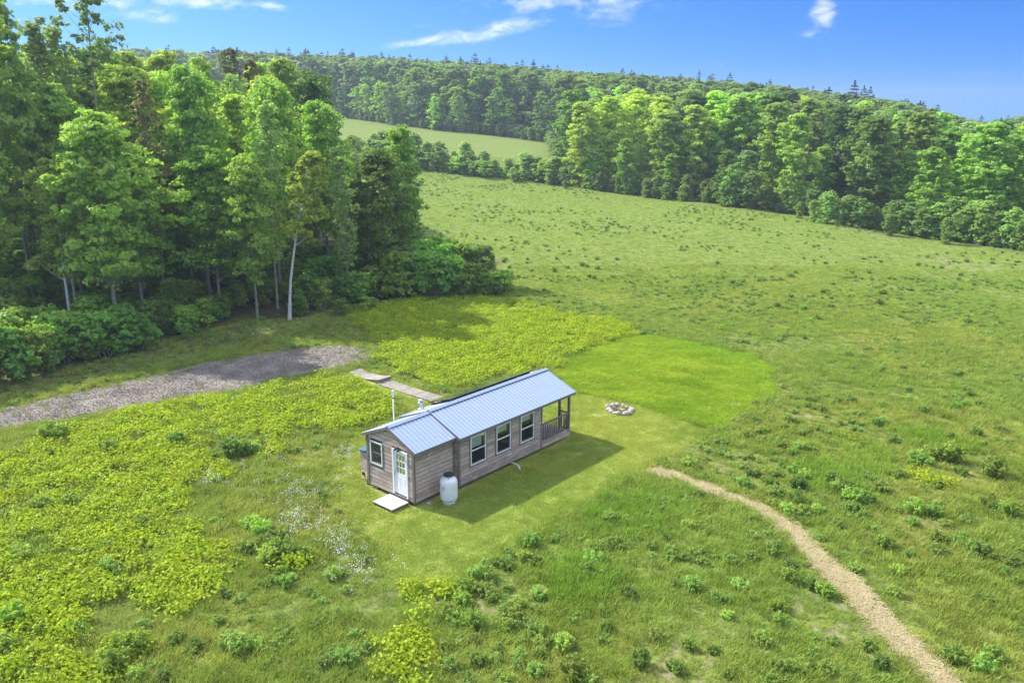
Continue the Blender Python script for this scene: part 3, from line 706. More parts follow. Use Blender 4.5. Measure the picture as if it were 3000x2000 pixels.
    # gable end board over the porch
    b = MB(); w = (HRM-.06-2.66)/SLM
    b.add([(XE-.07, -w, 2.66), (XE-.07, w, 2.66), (XE-.07, 0, HRM-.06), (XE-.10, -w, 2.66), (XE-.10, w, 2.66), (XE-.10, 0, HRM-.06)], [(0, 1, 2), (3, 5, 4), (0, 3, 4, 1), (1, 4, 5, 2), (2, 5, 3, 0)]).build('gable_board', M_SIDING, root)
    def railing(p, q):
        p = Vector(p); q = Vector(q); d = (q-p); L = d.length; e = d.normalized()
        r = MB(); r.tube([p+Vector((0, 0, 1.05)), q+Vector((0, 0, 1.05))], .045, 8); o = r.build('railing', M_TRIM, root)
        r = MB(); r.tube([p+Vector((0, 0, .16)), q+Vector((0, 0, .16))], .04, 8).build('bottom_rail', M_TRIM, o)
        n = int(L/.145); bm = None
        for k in range(n):
            c = p+e*(L*(k+.5)/n)
            j = rng.normal(0, .006, 6)
            b = MB(); b.tube([c+Vector((j[0], j[1], .17)), c+Vector((j[2], j[3], .42)), c+Vector((j[4], j[5], .75)), c+Vector((j[0], j[3], 1.03))], [.024, .032, .031, .022], 7)
            b.build('baluster', M_TRIM, o, smooth=True)
    z = zp-.06
    railing((XP+.05, -WM+.07, z), (XE-.15, -WM+.07, z)); railing((XE-.09, -WM+.13, z), (XE-.09, -1.19, z)); railing((XE-.09, 1.19, z), (XE-.09, WM-.13, z))
    railing((XP+.05, WM-.07, z), (XE-.15, WM-.07, z))
    # flue on the far slope
    cx, cy = 3.24, 1.48; cz = HRM-SLM*cy
    b = MB(); b.lathe((cx, cy, cz-.08), [(.21, 0), (.21, .06), (.12, .20), (.085, .23)], 20)
    fl = b.build('chimney_flue', M_STEEL, root, smooth=True, label='short galvanised chimney flue with round cap')
    b = MB(); b.lathe((cx, cy, cz-.02), [(.08, 0), (.08, .40)], 20).build('flue_pipe', M_STEEL, fl, smooth=True)
    b = MB(); b.lathe((cx, cy, cz-.02), [(.08, .40), (.13, .41), (.13, .44), (.10, .45)], 20); b.lathe((cx, cy, cz-.02), [(.075, .45), (.075, .50), (.135, .50), (.135, .55), (.0, .585)], 20)
    b.build('flue_cap', M_STEEL, fl, smooth=True)
    # white mast by the far side of the small part
    b = MB(); b.tube([(1.86, 1.84, .0), (1.86, 1.84, 3.68)], .032, 10)
    v = b.build('vent_mast', M_PVC, root, smooth=True, label='tall thin white pipe rising behind the roof')
    b = MB(); b.tube([(1.86, 1.84, 3.68), (1.86, 1.84, 3.74)], .038, 10).build('coupling', M_DARK, v)
    b = MB(); b.tube([(1.86, 1.84, 3.74), (1.86, 1.84, 4.07)], .055, 12).build('mast_head', M_PVC, v)
    # solar panels above the far slope
    for k in range(6):
        x = 4.15+k*1.01; b = MB()
        P = lambda X, y, up: (X, y, HRM-SLM*y+up)
        t0, t1 = .12, .155; e0, e1 = .22, .255
        b.hexa([P(x, .38, t0), P(x+.99, .38, t0), P(x+.99, 1.98, e0), P(x, 1.98, e0)], [P(x, .38, t1), P(x+.99, .38, t1), P(x+.99, 1.98, e1), P(x, 1.98, e1)])
        pv = b.build('solar_panel', M_ALU, root)
        b = MB(); b.add([P(x+.03, .41, t1+.005), P(x+.96, .41, t1+.005), P(x+.96, 1.95, e1+.003), P(x+.03, 1.95, e1+.003)], [(0, 1, 2, 3)]).build('cell_sheet', M_PV, pv)
        b = MB()
        for xx in (x+.15, x+.8): b.hexa([P(xx, .45, .036), P(xx+.04, .45, .036), P(xx+.04, 1.9, .036), P(xx, 1.9, .036)], [P(xx, .45, t0-.002), P(xx+.04, .45, t0-.002), P(xx+.04, 1.9, t0-.002), P(xx, 1.9, t0-.002)])
        b.build('mount_rail', M_ALU, pv)
    b = MB(); b.tube([(2.5, 1.95, 2.75), (3.3, 1.9, 2.83), (4.2, 1.7, 2.9)], .016, 6).build('conduit', M_ALU, root)
    return root
cabin()
def step():
    r = empty('front_step', (0, 0, 0), label='low pale wooden platform step in front of the white cabin door', category='step')
    rng = np.random.default_rng(2)
    for k in range(8):
        x = -1.03+k*.122; MB().box(x, x+.106, -1.22-rng.uniform(0, .01), .02+rng.uniform(0, .01), .15, .178).build('plank', M_STEP, r)
    for k in range(6):
        y = -1.17+k*.225; MB().box(-1.02, -.07, y, y+.04, .045, .149).build('joist', M_TRIM, r)
    for (x, y) in ((-1.0, -1.15), (-1.0, -.1), (-.2, -1.15), (-.2, -.1)): MB().box(x, x+.09, y, y+.09, -.02, .044).build('foot', M_TRIM, r)
step()
def tank():
    c = (1.32, -2.28, 0)
    r = empty('propane_tank', c, label='upright white propane tank with black cap beside the cabin wall', category='gas tank')
    R = .385
    prof = [(.0, .10), (.2, .105), (.30, .14), (.365, .20), (R, .28)]+[(R, z) for z in (.5, .8, .98)]+[(.375, 1.05), (.34, 1.12), (.28, 1.17), (.2, 1.195), (0, 1.2)]
    b = MB(); b.lathe((0, 0, 0), prof, 48).build('tank_body', M_TANK, r, smooth=True)
    b = MB(); b.lathe((0, 0, 0), [(.275, .0), (.275, .13), (.265, .13), (.265, 0)], 40); b.lathe((0, 0, 0), [(.29, .0), (.29, .022), (.262, .022)], 40).build('foot_ring', M_TANK, r, smooth=True)
    # collar with hand holes
    b = MB(); n = 40
    for k in range(n):
        t0, t1 = 2*math.pi*k/n, 2*math.pi*(k+1)/n; hole = (k % 10) in (4, 5)
        q = lambda t, rr, z: (rr*math.cos(t), rr*math.sin(t), z)
        for z0, z1 in (((1.15, 1.21), (1.26, 1.32)) if hole else ((1.15, 1.32),)):
            b.hexa([q(t0, .20, z0), q(t1, .20, z0), q(t1, .20, z1), q(t0, .20, z1)], [q(t0, .215, z0), q(t1, .215, z0), q(t1, .215, z1), q(t0, .215, z1)])
    b.build('collar', M_TANK, r)
    b = MB(); b.lathe((0, 0, 0), [(.223, 1.285), (.228, 1.34), (.21, 1.365), (.1, 1.385), (0, 1.39)], 32).build('cap', M_DARK, r, smooth=True)
    b = MB(); b.tube([(0, 0, 1.19), (0, 0, 1.27)], .05, 10).build('valve', M_STEEL, r)
    # worn round badge with two rows of small print on the side
    tc = np.array([-.70, -.72]); lf = np.array([-.656, .755]); dv = math.cos(.62)*tc+math.sin(.62)*lf; az = math.atan2(dv[1], dv[0])
    b = MB()
    def patch(x0, x1, z0, z1):
        t0, t1 = az-x0/R, az-x1/R; q = lambda t, z, rr: (rr*math.cos(t), rr*math.sin(t), z)
        b.hexa([q(t0, z0, R+.0005), q(t1, z0, R+.0005), q(t1, z1, R+.0005), q(t0, z1, R+.0005)], [q(t0, z0, R+.002), q(t1, z0, R+.002), q(t1, z1, R+.002), q(t0, z1, R+.002)])
    for k in range(28):
        if k in (13, 14, 15): continue
        t = 2*math.pi*k/28; x = .115*math.cos(t); z = .80+.085*math.sin(t)
        patch(x-.006, x+.006, z-.005, z+.005)
    for k in range(7):
        t = math.pi*(.2+.6*k/6); x = -.088*math.cos(t); z = .80+.06*math.sin(t); patch(x-.008, x+.006, z-.010, z+.010)
        z = .80-.058*math.sin(t); patch(x-.008, x+.006, z-.008, z+.008)
    for x in (-.045, .012): patch(x, x+.006, .78, .825); patch(x+.006, x+.03, .818, .825); patch(x+.006, x+.03, .80, .806); patch(x+.024, x+.030, .806, .818)
    b.build('badge', M_INK, r)
tank()
def shed():
    r = empty('utility_box', (.75, 2.0, 0), label='narrow lean-to wooden box with blue lid against the left cabin wall', category='storage box')
    o = (-.75, -2.0, 0)
    def bx(n, m, x0, x1, y0, y1, z0, z1, p=r, **k): return MB().box(x0+o[0], x1+o[0], y0+o[1], y1+o[1], z0, z1).build(n, m, p, **k)
    bx('box_wall', M_INNER, .32, 1.2, 1.60, 2.43, .06, 1.46)
    for k in range(5): bx('plank', M_SIDING, .295, .318, 1.60, 2.45, .50+k*.19, .68+k*.19)
    for k in range(7): bx('plank', M_SIDING, .32, 1.2, 2.432, 2.455, .08+k*.19, .26+k*.19)
    lp = bx('lower_panel', M_YEL, .296, .318, 1.62, 2.44, .06, .49)
    for k in range(2): bx('socket', M_DARK, .28, .2955, 2.28-k*.10, 2.37-k*.10, .26, .40, lp)
    b = MB(); b.hexa([(.2+o[0], 1.58+o[1], 1.60), (1.3+o[0], 1.58+o[1], 1.60), (1.3+o[0], 2.55+o[1], 1.47), (.2+o[0], 2.55+o[1], 1.47)], [(.2+o[0], 1.58+o[1], 1.63), (1.3+o[0], 1.58+o[1], 1.63), (1.3+o[0], 2.55+o[1], 1.50), (.2+o[0], 2.55+o[1], 1.50)]).build('lid', M_BLUE, r)
    b = MB(); b.tube([(.28+o[0], 2.2+o[1], .26), (.26+o[0], 2.1+o[1], .08), (.2+o[0], 1.9+o[1], .03), (.15+o[0], 1.7+o[1], .03)], .012, 6).build('cable', M_INK, r)
    b = MB(); b.hexa([(.08, 1.62, .02), (.14, 1.62, .02), (.14, 1.80, .02), (.08, 1.80, .02)], [(.20, 1.60, 1.02), (.25, 1.60, 1.02), (.25, 1.76, 1.02), (.20, 1.76, 1.02)])
    b.build('leaning_board', plain('dark_board', (.03, .045, .06), .5), label='dark narrow board leaning at the left front cabin corner', category='board')
shed()
def outlet():
    b = MB(); b.tube([(5.95, -1.40, .20), (6.05, -2.02, .16), (6.02, -2.22, .15)], .032, 8)
    b.tube([(6.02, -2.20, .15), (5.95, -2.36, .10), (5.93, -2.42, .02)], .036, 8)
    b.build('drain_pipe', M_PVC, smooth=True, label='short white drain pipe elbow sticking out under the long cabin wall', category='pipe')
outlet()
def boardwalk():
    rng = np.random.default_rng(5)
    r = empty('boardwalk', (10.1, 7, 0), label='long flat grey plank walkway between the upper ramp and the cabin porch', category='walkway')
    n = 66
    for k in range(n):
        y = 2.35+k*.1535-7; z = .06+.015*math.sin(k*.21); j = rng.uniform(-.03, .03, 2); zt = rng.uniform(-.004, .004)
        MB().box(-.50+j[0], .50+j[1], y, y+.110, z+zt, z+.03+zt).build('plank', M_DECK, r)
    for x in (-.38, .33): MB().box(x, x+.05, 2.35-7, 2.35+n*.1535-7, .0, .044).build('stringer', M_TRIM, r)
    r = empty('plank_ramp', (10.15, 14.2, 0), label='curved grey plank ramp section at the gravel end of the walkway', category='ramp')
    n = 22
    for k in range(n):
        t = k/(n-1); y = 12.45+k*.150-14.2; z = .30-.22*math.sin(t*math.pi*.5)-.10*math.sin(t*math.pi); x = .05+.22*t*t; j = rng.uniform(-.025, .025, 2)
        MB().box(-.52+x+j[0], .52+x+j[1], y, y+.108, z+.0, z+.03).build('plank', M_DECK, r)
    for x in (-.42, .40):
        b = MB()
        for k in range(n-1):
            f = lambda t: (.30-.22*math.sin(t*math.pi*.5)-.10*math.sin(t*math.pi), .05+.22*t*t)
            (z0, x0), (z1, x1) = f(k/(n-1)), f((k+1)/(n-1)); y0, y1 = 12.45+k*.15-14.2, 12.45+(k+1)*.15-14.2
            b.hexa([(x+x0, y0, z0-.12), (x+x0+.05, y0, z0-.12), (x+x1+.05, y1, z1-.12), (x+x1, y1, z1-.12)], [(x+x0, y0, z0-.002), (x+x0+.05, y0, z0-.002), (x+x1+.05, y1, z1-.002), (x+x1, y1, z1-.002)])
        b.build('stringer', M_TRIM, r)
    MB().box(-.46, .56, 12.40-14.2, 12.44-14.2, .14, .30).build('end_board', M_TRIM, r)
boardwalk()
def rock(rng, r, sub=2):
    me = bpy.data.meshes.new('stone'); import bmesh
    bm = bmesh.new(); bmesh.ops.create_icosphere(bm, subdivisions=sub, radius=1)
    d = unit(rng.normal(0, 1, (7, 3))); c = rng.uniform(.62, .95, 7)
    for v in bm.verts:
        p = np.array(v.co)
        for q, w in zip(d, c):
            k = p@q
            if k > w: p = p-q*(k-w)
        v.co = Vector(p*r)
    bm.to_mesh(me); bm.free(); return me
def firepit():
    rng = np.random.default_rng(9); c = (15.9, -1.42)
    root = empty('fire_ring', (c[0], c[1], 0), label='round fire ring of pale stones on the mown lawn right of the cabin', category='fire pit')
    b = MB(); b.lathe((0, 0, 0), [(.62, .02), (.5, .035), (.2, .05), (0, .06)], 24).build('ash_bed', M_ASH, root)
    rx, ry = .90, .60; ax = math.atan2(Rh[1], Rh[0])
    n = 15
    for k in range(n):
        t = 2*math.pi*k/n+rng.uniform(-.08, .08); s = rng.uniform(.12, .23); m = M_STONE if rng.random() < .75 else M_STONE2
        me = rock(rng, np.array([s*1.15, s*.85, s*.75])); me.materials.append(m)
        o = link('stone', me, root); jj = rng.uniform(.86, 1.1); a, b2 = rx*.82*jj*math.cos(t), .70*jj*math.sin(t)
        o.location = (a*math.cos(ax)-b2*math.sin(ax), a*math.sin(ax)+b2*math.cos(ax), s*.45); o.rotation_euler = (rng.uniform(-.3, .3), rng.uniform(-.3, .3), t+1.57+ax)
    for k in range(6):
        a = rng.uniform(0, 6.28); b = MB(); L = rng.uniform(.25, .42); q = Vector((math.cos(a), math.sin(a), 0))*.12
        b.tube([Vector((-math.cos(a)*L, -math.sin(a)*L, .07))+q, Vector((math.cos(a)*L, math.sin(a)*L, .12+.05*k/2))+q], .035, 5)
        b.build('log', M_LOG, root)
firepit()
me = rock(np.random.default_rng(4), np.array([.13, .10, .09])); me.materials.append(M_STONE)
o = link('stone', me, label='single fist-sized stone on the grass between the step and the tank', category='stone'); o.location = (.62, -1.75, .04)
# blocks under the front sill
for y, lb in ((1.1, 'small dark support block under the left front sill of the cabin'), (-.3, 'small dark support block under the door sill of the cabin')):
    MB().box(.02, .22, y-.12, y+.12, -.02, .19).build('support_block', M_TRIM, label=lb, category='block')
# ------------------------------------------------------------------ plant builders
def prof(sp):
    return {'maple': ([0, .12, .35, .65, .88, 1], [.6, .9, 1, .86, .55, .16]), 'aspen': ([0, .2, .5, .8, 1], [.5, .85, 1, .75, .15]),
            'birch': ([0, .2, .5, .8, 1], [.5, .95, 1, .7, .15]), 'layered': ([0, .15, .5, .8, 1], [.85, 1, .85, .5, .1]),
            'pine': ([0, .1, .4, .7, 1], [.8, 1, .85, .62, .3]), 'shrub': ([0, .15, .5, .8, 1], [.75, .95, 1, .75, .25])}[sp]
def tube_quads(path, radii, n=6):
    path = np.array(path, float); m = len(path); d = np.gradient(path, axis=0); d = unit(d)
    ref = np.tile([1., .3, 0], (m, 1)); a = unit(ref-d*(ref*d).sum(1, keepdims=True)); b = np.cross(d, a)
    t = np.arange(n)*2*np.pi/n; ring = path[:, None]+(a[:, None]*np.cos(t)[None, :, None]+b[:, None]*np.sin(t)[None, :, None])*np.asarray(radii)[:, None, None]
    r0 = ring[:-1]; r1 = ring[1:]
    return np.stack([r0, np.roll(r0, -1, 1), np.roll(r1, -1, 1), r1], 2).reshape(-1, 4, 3)
def grow(seed, sp, Ht, R, base, nl, leafsz, nleaf, m_leaf, m_bark, r0=.16, lean=(0, 0), bend=.4, flat=.75, lobe=.42, dens=1., stems=1, far=False, lobes_out=.55, droop=0.):
    """returns (trunk mesh, crown mesh): trunk and limbs as tapering tubes, crown as leaf-sized faces in clumps round the twigs"""
    rng = np.random.default_rng(seed); T, Rr = prof(sp)
    n = 9; hh = np.linspace(0, 1, n); wig = np.cumsum(rng.normal(0, bend*.12, (n, 2)), 0)*np.linspace(0, 1, n)[:, None]
    wig = wig-wig[0]
    tx = lambda t: np.array([np.interp(t, hh, wig[:, 0]*Ht*.1+lean[0]*hh**1.3), np.interp(t, hh, wig[:, 1]*Ht*.1+lean[1]*hh**1.3), t*Ht*.97])
    quads = []
    tr = np.array([tx(t) for t in hh]); rr = r0*(1-hh*.88); rr[0] *= 1.3
    if stems == 1: quads.append(tube_quads(tr, rr, 5 if far else 8))
    # lobes: golden-angle spiral up the crown so that no side stays bare
    cs = []; NN = []
    for k in range(nl):
        t = (k+.5)/nl; t = t**.8; r = np.interp(t, T, Rr)*R
        a = k*2.39996+rng.uniform(-.7, .7); r *= 1+.22*math.sin(a*2+seed)+rng.uniform(-.15, .2); z = base+(1-base)*t
        rad_ = r*rng.uniform(.35, 1)*lobes_out*1.25 if rng.random() < .82 else r*.1
        lr = R*lobe*rng.uniform(.6, 1.3)*(1-.22*t)
        top = min(z, .985-lr*flat/Ht)
        c = tx(top)+np.array([math.cos(a)*rad_, math.sin(a)*rad_, rng.normal(0, .015)*Ht])
        # limb
        j = max(top-.35*rad_/Ht*1.6-.03, .06 if stems > 1 else base*.7)
        p0 = tx(j) if stems == 1 else np.array([rng.normal(0, R*.12), rng.normal(0, R*.12), 0])
        mid = (p0+c)/2+np.array([0, 0, -.06*rad_]); br = r0*(.42 if stems == 1 else .6)*(1-top)+.018
        if (not far or k % 3 == 0) and (stems == 1 or k % 2 == 0): quads.append(tube_quads([p0, mid, c], [br, br*.7, br*.3], 4))
        cs.append((c, lr)); 
    P = []; Nr = []
    per = max(6, int(nleaf*dens/nl))
    for c, lr in cs:
        # sub-clumps on the lobe's skin
        ns = 7 if far else 12
        sd_ = unit(rng.normal(0, 1, (ns, 3))+np.array([0, 0, .35])); sc_ = c+sd_*np.array([1, 1, flat])*lr*rng.uniform(.5, 1.15, (ns, 1))
        if not far:
            for q in sc_[::3]: quads.append(tube_quads([c, q], [.02, .008], 3))
        w = rng.integers(0, ns, per); d = unit(rng.normal(0, 1, (per, 3))); rr_ = rng.uniform(.2, 1, (per, 1))**.5
        p = sc_[w]+d*rr_*lr*np.array([.42, .42, .34*max(flat, .6)])
        p[:, 2] -= droop*np.hypot(*(p-c)[:, :2].T)
        P.append(p); ax_ = p-tx(.5); ax_[:, 2] *= .25; Nr.append(unit(p-c)*.30+unit(ax_)*.35+d*.45+np.array([0, 0, .7]))
    P = np.concatenate(P); Nr = np.concatenate(Nr)
    P[:, 2] = np.maximum(P[:, 2], .05)
    V = leaves(rng, P, Nr, leafsz, 1.35, .85)
    q = np.concatenate(quads)
    return quad_mesh(sp+'_trunk', q, [m_bark], smooth=True), quad_mesh(sp+'_crown', V, [m_leaf])
def conifer(seed, Ht=21, R=3.5, tiers=22):
    rng = np.random.default_rng(seed); P = []; N = []
    for k in range(tiers):
        t = (k+rng.uniform(0, .6))/tiers; z = Ht*(.10+.88*t); r = R*(1-t)**.62*rng.uniform(.75, 1.15)+.12; nb = 7 if t < .8 else 4
        for j in range(nb):
            a = rng.uniform(0, 6.28); m = max(9, int(42*r/R)+6); s = rng.uniform(.1, 1, m)**.7; L = r*rng.uniform(.7, 1.15)
            q = np.stack([np.cos(a)*L*s, np.sin(a)*L*s, z-.16*L*s+.12*L*s**3], -1)+rng.normal(0, 1, (m, 3))*np.array([.13, .13, .06])*(.5+r/R); P.append(q); N.append(np.tile([np.cos(a)*.3, np.sin(a)*.3, 1.], (m, 1)))
    top = np.stack([rng.normal(0, .05, 14), rng.normal(0, .05, 14), Ht*rng.uniform(.95, 1.0, 14)], -1); P.append(top); N.append(rng.normal(0, 1, (14, 3)))
    P = np.concatenate(P); N = np.concatenate(N); V = leaves(rng, P, N, .36, 1.9, .5); tq = tube_quads([(0, 0, 0), (0, 0, Ht*.5), (0, 0, Ht*.97)], [.22, .12, .02], 5)
    return quad_mesh('far_pine', np.concatenate([tq, V]), [M_BARK, L_PINE], np.r_[np.zeros(len(tq), int), np.ones(len(V), int)])
def joined(tm, cm, name='far_tree'):
    def arr(me): a = np.empty(len(me.vertices)*3, np.float32); me.vertices.foreach_get('co', a); return a.reshape(-1, 4, 3)
    a, b = arr(tm), arr(cm)
    return quad_mesh(name, np.concatenate([a, b]), [tm.materials[0], cm.materials[0]], np.r_[np.zeros(len(a), int), np.ones(len(b), int)])
KINDS = {}
def near_kinds():
    K = KINDS
    K['maple'] = [grow(100+i, 'maple', 20, 4.3, .28, 70, .25, 15000, L_MAPLE, M_BARK, .17, lobe=.30) for i in range(3)]
    K['maple_low'] = [grow(110+i, 'maple', 14, 3.8, .27, 62, .22, 13500, L_MAPLE, M_BARK, .13, flat=.6, lobe=.30) for i in range(3)]
    K['lime'] = [grow(120+i, 'maple', 19, 3.8, .16, 66, .26, 13500, L_LIME, M_BARK, .15, lobe=.28, flat=.55) for i in range(3)]
    K['ash'] = [grow(130+i, 'aspen', 21, 2.7, .26, 56, .20, 6500, L_ASPEN, M_PALE, .13, lobe=.30) for i in range(2)]
    K['tall_aspen'] = [grow(141, 'aspen', 27, 3.1, .70, 30, .24, 2600, L_ASPEN, M_PALE, .19, lobe=.22, bend=.3)]
    K['red'] = [grow(150+i, 'aspen', 21, 2.5, .32, 30, .20, 3400, L_RED, M_BARK, .12, lobe=.34) for i in range(2)]
    K['birch'] = [grow(160, 'birch', 13.5, 2.3, .50, 26, .19, 7500, L_BIRCHL, M_BIRCH, .13, lean=(2.3, .2), bend=.7, lobe=.34), grow(161, 'birch', 13.5, 2.5, .35, 24, .19, 7500, L_BIRCHL, M_BIRCH, .13, bend=.5)]
    K['layered'] = [grow(170+i, 'layered', 15, 4.3, .08, 60, .24, 16000, L_DARK, M_BARK, .2, flat=.38, lobe=.36, lobes_out=.72) for i in range(2)]
    K['shrub'] = [grow(180+i, 'shrub', 3.0, 1.7, .12, 16, .17, 3600, L_SHRUB, M_BARK, .05, stems=5) for i in range(4)]
    K['willow'] = [grow(190, 'shrub', 6.0, 3.0, .08, 34, .15, 11000, L_GREY, M_BARK, .06, stems=6, flat=1.3, lobe=.34)]
    K['sapling'] = [grow(195+i, 'birch', 7.5, 1.9, .04, 30, .20, 5200, L_SAP, M_PALE, .06, stems=3, flat=1.1, lobe=.40) for i in range(3)]
near_kinds()
FAR = [joined(*grow(200+i, 'maple', 18, 4.1, .08, 44, .46, 3400, [L_MAPLE, L_ASPEN, L_MAPLE, L_DARK, L_ASPEN, L_LIME][i], M_BARK, .17, far=True, lobe=.30, flat=.75)) for i in range(6)]
FARPINE = [conifer(220+i) for i in range(3)]
FRONTR = [grow(230+i, 'maple', 18, 4.0, .05, 62, .34, 9500, m, M_PALE, .15, flat=.65, lobe=.29) for i, m in enumerate((L_LIME, L_MAPLE, L_ASPEN, L_DARK, L_MAPLE, L_LIME))]
TREES = []; OCC = []
def plant(name, kind, x, y, h, look, cat, zone, rz=None, tint=None, wide=1., group=None, sink=.05):
    tm, cm = kind; h0 = max(v for v in (cm.vertices[i].co.z for i in range(0, len(cm.vertices), 97)))
    s = h/h0; r = rng0.uniform(0, 6.28) if rz is None else rz
    o = empty(name, (x, y, float(H(x, y))-sink)); o.rotation_euler = (0, 0, r); o.scale = (s*wide, s*wide, s)
    o['category'] = cat
    if group: o['group'] = group
    c = link('crown', cm, o); t = link('trunk', tm, o)
    lift = 1.15 if zone in ('left', 'bush') else 1.
    tint = tint or (1, 1, 1); c.color = (tint[0]*lift, tint[1]*lift, tint[2]*lift, 1)
    TREES.append((o, look, zone, x, y)); OCC.append((x, y)); return o
def far_plant(name, me, x, y, h, look, cat, zone, h0=18., tint=None, group=None):
    s = h/h0; o = link(name, me); o.location = (x, y, float(H(x, y))-.1); o.rotation_euler = (0, 0, rng0.uniform(0, 6.28)); w = rng0.uniform(1.1, 1.5); o.scale = (s*w, s*w, s)
    o['category'] = cat
    if group: o['group'] = group
    if tint: o.color = (*tint, 1)
    TREES.append((o, look, zone, x, y)); OCC.append((x, y)); return o
def ztop(v, d): return CAM[2]+(335-v)/FPX*d          # height at depth d that shows at photo row v
SKU = [-200, 0, 80, 140, 190, 260, 430, 480, 600, 700, 900, 1200, 1500, 1750, 1800, 1900, 2180, 2360, 2550, 2680, 2800, 2880, 3000, 3300]
SKV = [10, 20, 30, 115, 90, 140, 150, 158, 165, 163, 168, 178, 198, 218, 215, 224, 240, 260, 280, 302, 335, 345, 328, 330]
def sky_v(u): return np.interp(u, SKU, SKV)
def hero(name, kind, i, u, d, vtop, look, zone='left', cat='tree', **k):
    x, y = at(u, d); h = ztop(vtop, d)-float(H(x, y)); return plant(name, KINDS[kind][i], x, y, h, look, cat, zone, **k)
R_ALONG = math.atan2(Rh[1], Rh[0])
# --- left wood, single trees read off the photograph (photo column, depth, row of the top)
hero('aspen_tree', 'tall_aspen', 0, 345, 76, -12, '#tall slender aspen with sparse crown standing high above the left wood', rz=.3)
bx_, by_ = G(842, 938)
hero('birch_tree', 'birch', 0, 842, udof(bx_, by_)[1], 440, '#slim leaning white birch with pale trunk and yellow green crown beside the dark tree', rz=R_ALONG)
for u, v, vt, nm in ((200, 990, 446, '#white birch with two curved pale stems growing from shrubs at the left road verge'), (216, 950, 470, '#straight white birch trunk just behind the curved birch at the left')):
    x, y = G(u, v); d = udof(x, y)[1]; hero('birch_tree', 'birch', 1, u, d, vt, nm, rz=R_ALONG+.8)
hero('maple_tree', 'maple_low', 0, 415, 62, 415, '#broad mid green maple above the middle of the left road verge', tint=(1, 1.05, .9))
hero('maple_tree', 'maple_low', 1, 748, 65, 445, '#full green maple with bare lower trunk left of the leaning white birch', tint=(1.1, 1.12, .95), wide=.85)
hero('maple_tree', 'maple_low', 2, 640, 66, 425, '#fresh green maple between the two low front maples of the left wood', tint=(1.1, 1.15, .9))
hero('maple_tree', 'maple_low', 1, 560, 74, 380, '#pale topped maple in the second row of the left wood', tint=(1.15, 1.15, 1))
hero('maple_tree', 'maple_low', 2, 300, 68, 380, '#mid green maple behind the twin white birches', tint=(1.0, 1.1, .9))
hero('dark_tree', 'layered', 0, 1130, 77, 430, '#dark layered tree at the right corner of the left wood', wide=1.08, rz=1., tint=(.95, .95, .9))
hero('dark_tree', 'layered', 1, 1060, 82, 520, '#dark layered tree tucked left of the corner tree', rz=2., wide=.8, tint=(.9, .9, .9))
hero('maple_tree', 'maple', 0, 1178, 82, 363, '#tall rounded green tree rising above the dark layered corner tree', wide=.82, tint=(.85, .9, .8))
hero('maple_tree', 'maple', 1, 1195, 84, 470, '#shorter green tree on the right shoulder of the corner group', wide=.8, tint=(.72, .8, .75))
hero('maple_tree', 'maple_low', 0, 1000, 88, 440, '#slim tree showing a slice of meadow on either side', wide=.55, tint=(1.0, 1.0, .9))
hero('oak_tree', 'maple', 2, 935, 103, 218, '#dark green tree with round high crown against the far hill', wide=.95, tint=(.62, .75, .7))
hero('budding_tree', 'red', 0, 715, 96, 165, '#thin reddish budding tree with open crown left of the round dark one')
hero('budding_tree', 'red', 1, 770, 98, 178, '#second reddish budding tree with twin dark stems')
hero('lime_tree', 'lime', 0, 255, 80, 170, '#bright yellow green tree below the slender tall aspen', tint=(1, 1, 1), wide=.8)
hero('lime_tree', 'lime', 1, 520, 94, 172, '#pale yellow green tree crown near the skyline of the left wood')
hero('lime_tree', 'lime', 2, 600, 92, 225, '#bright yellow green crown right of the pale skyline crown', wide=.9)
hero('lime_tree', 'lime', 0, 455, 88, 215, '#mid height bright crown between aspen and pale skyline crown', tint=(.8, .9, 1))
hero('lime_tree', 'lime', 1, 640, 100, 190, '#upright lime green tree left of the reddish budding trees', wide=.8)
hero('maple_tree', 'maple', 0, 20, 64, 8, '#tallest green tree at the left edge of the photo', tint=(.9, .95, 1), wide=.9)
hero('maple_tree', 'maple', 1, 90, 70, 25, '#tall green tree right of the tallest edge tree', tint=(.85, .95, 1), wide=.8)
hero('ash_tree', 'ash', 0, 185, 74, 88, '#narrow pointed green tree left of the slender tall aspen')
hero('ash_tree', 'ash', 1, 235, 76, 105, '#narrow green tree close left of the slender aspen trunk')
hero('maple_tree', 'maple', 2, 365, 84, 150, '#dark green tree right behind the slender aspen', tint=(.8, .9, .9))
hero('shrub', 'willow', 0, 1425, 84, 705, '#grey green upright willow bush at the right end of the left wood', cat='bush', rz=1.)
# --- fill of the left wood
def poisson(poly, n, mind, cand=6000, cond=None):
    P = np.array(poly); lo, hi = P.min(0), P.max(0); pts = rng0.uniform(lo, hi, (cand, 2)); pts = pts[inpoly(pts[:, 0], pts[:, 1], poly)]
    if cond is not None: pts = pts[cond(pts)]
    out = []
    A = [p for p in OCC]
    for p in pts:
        m = mind(p) if callable(mind) else mind
        if all((p[0]-q[0])**2+(p[1]-q[1])**2 > m*m for q in A): out.append(p); A.append(tuple(p))
        if len(out) >= n: break
    return out
def dcond(d0, d1, u0=-260, u1=3260):
    def f(p): u, d = udof(p[:, 0], p[:, 1]); return (d > d0) & (d < d1) & (u > u0) & (u < u1)
    return f
def edge_in(poly, m): return lambda p: sdist(p[:, 0], p[:, 1], poly) > m
WOOD = [('maple', 'leafy green tree'), ('maple', 'leafy green tree'), ('ash', 'narrow thin crowned tree'), ('maple_low', 'small spreading green tree'), ('lime', 'bright yellow green tree'), ('red', 'sparse reddish tinted tree')]
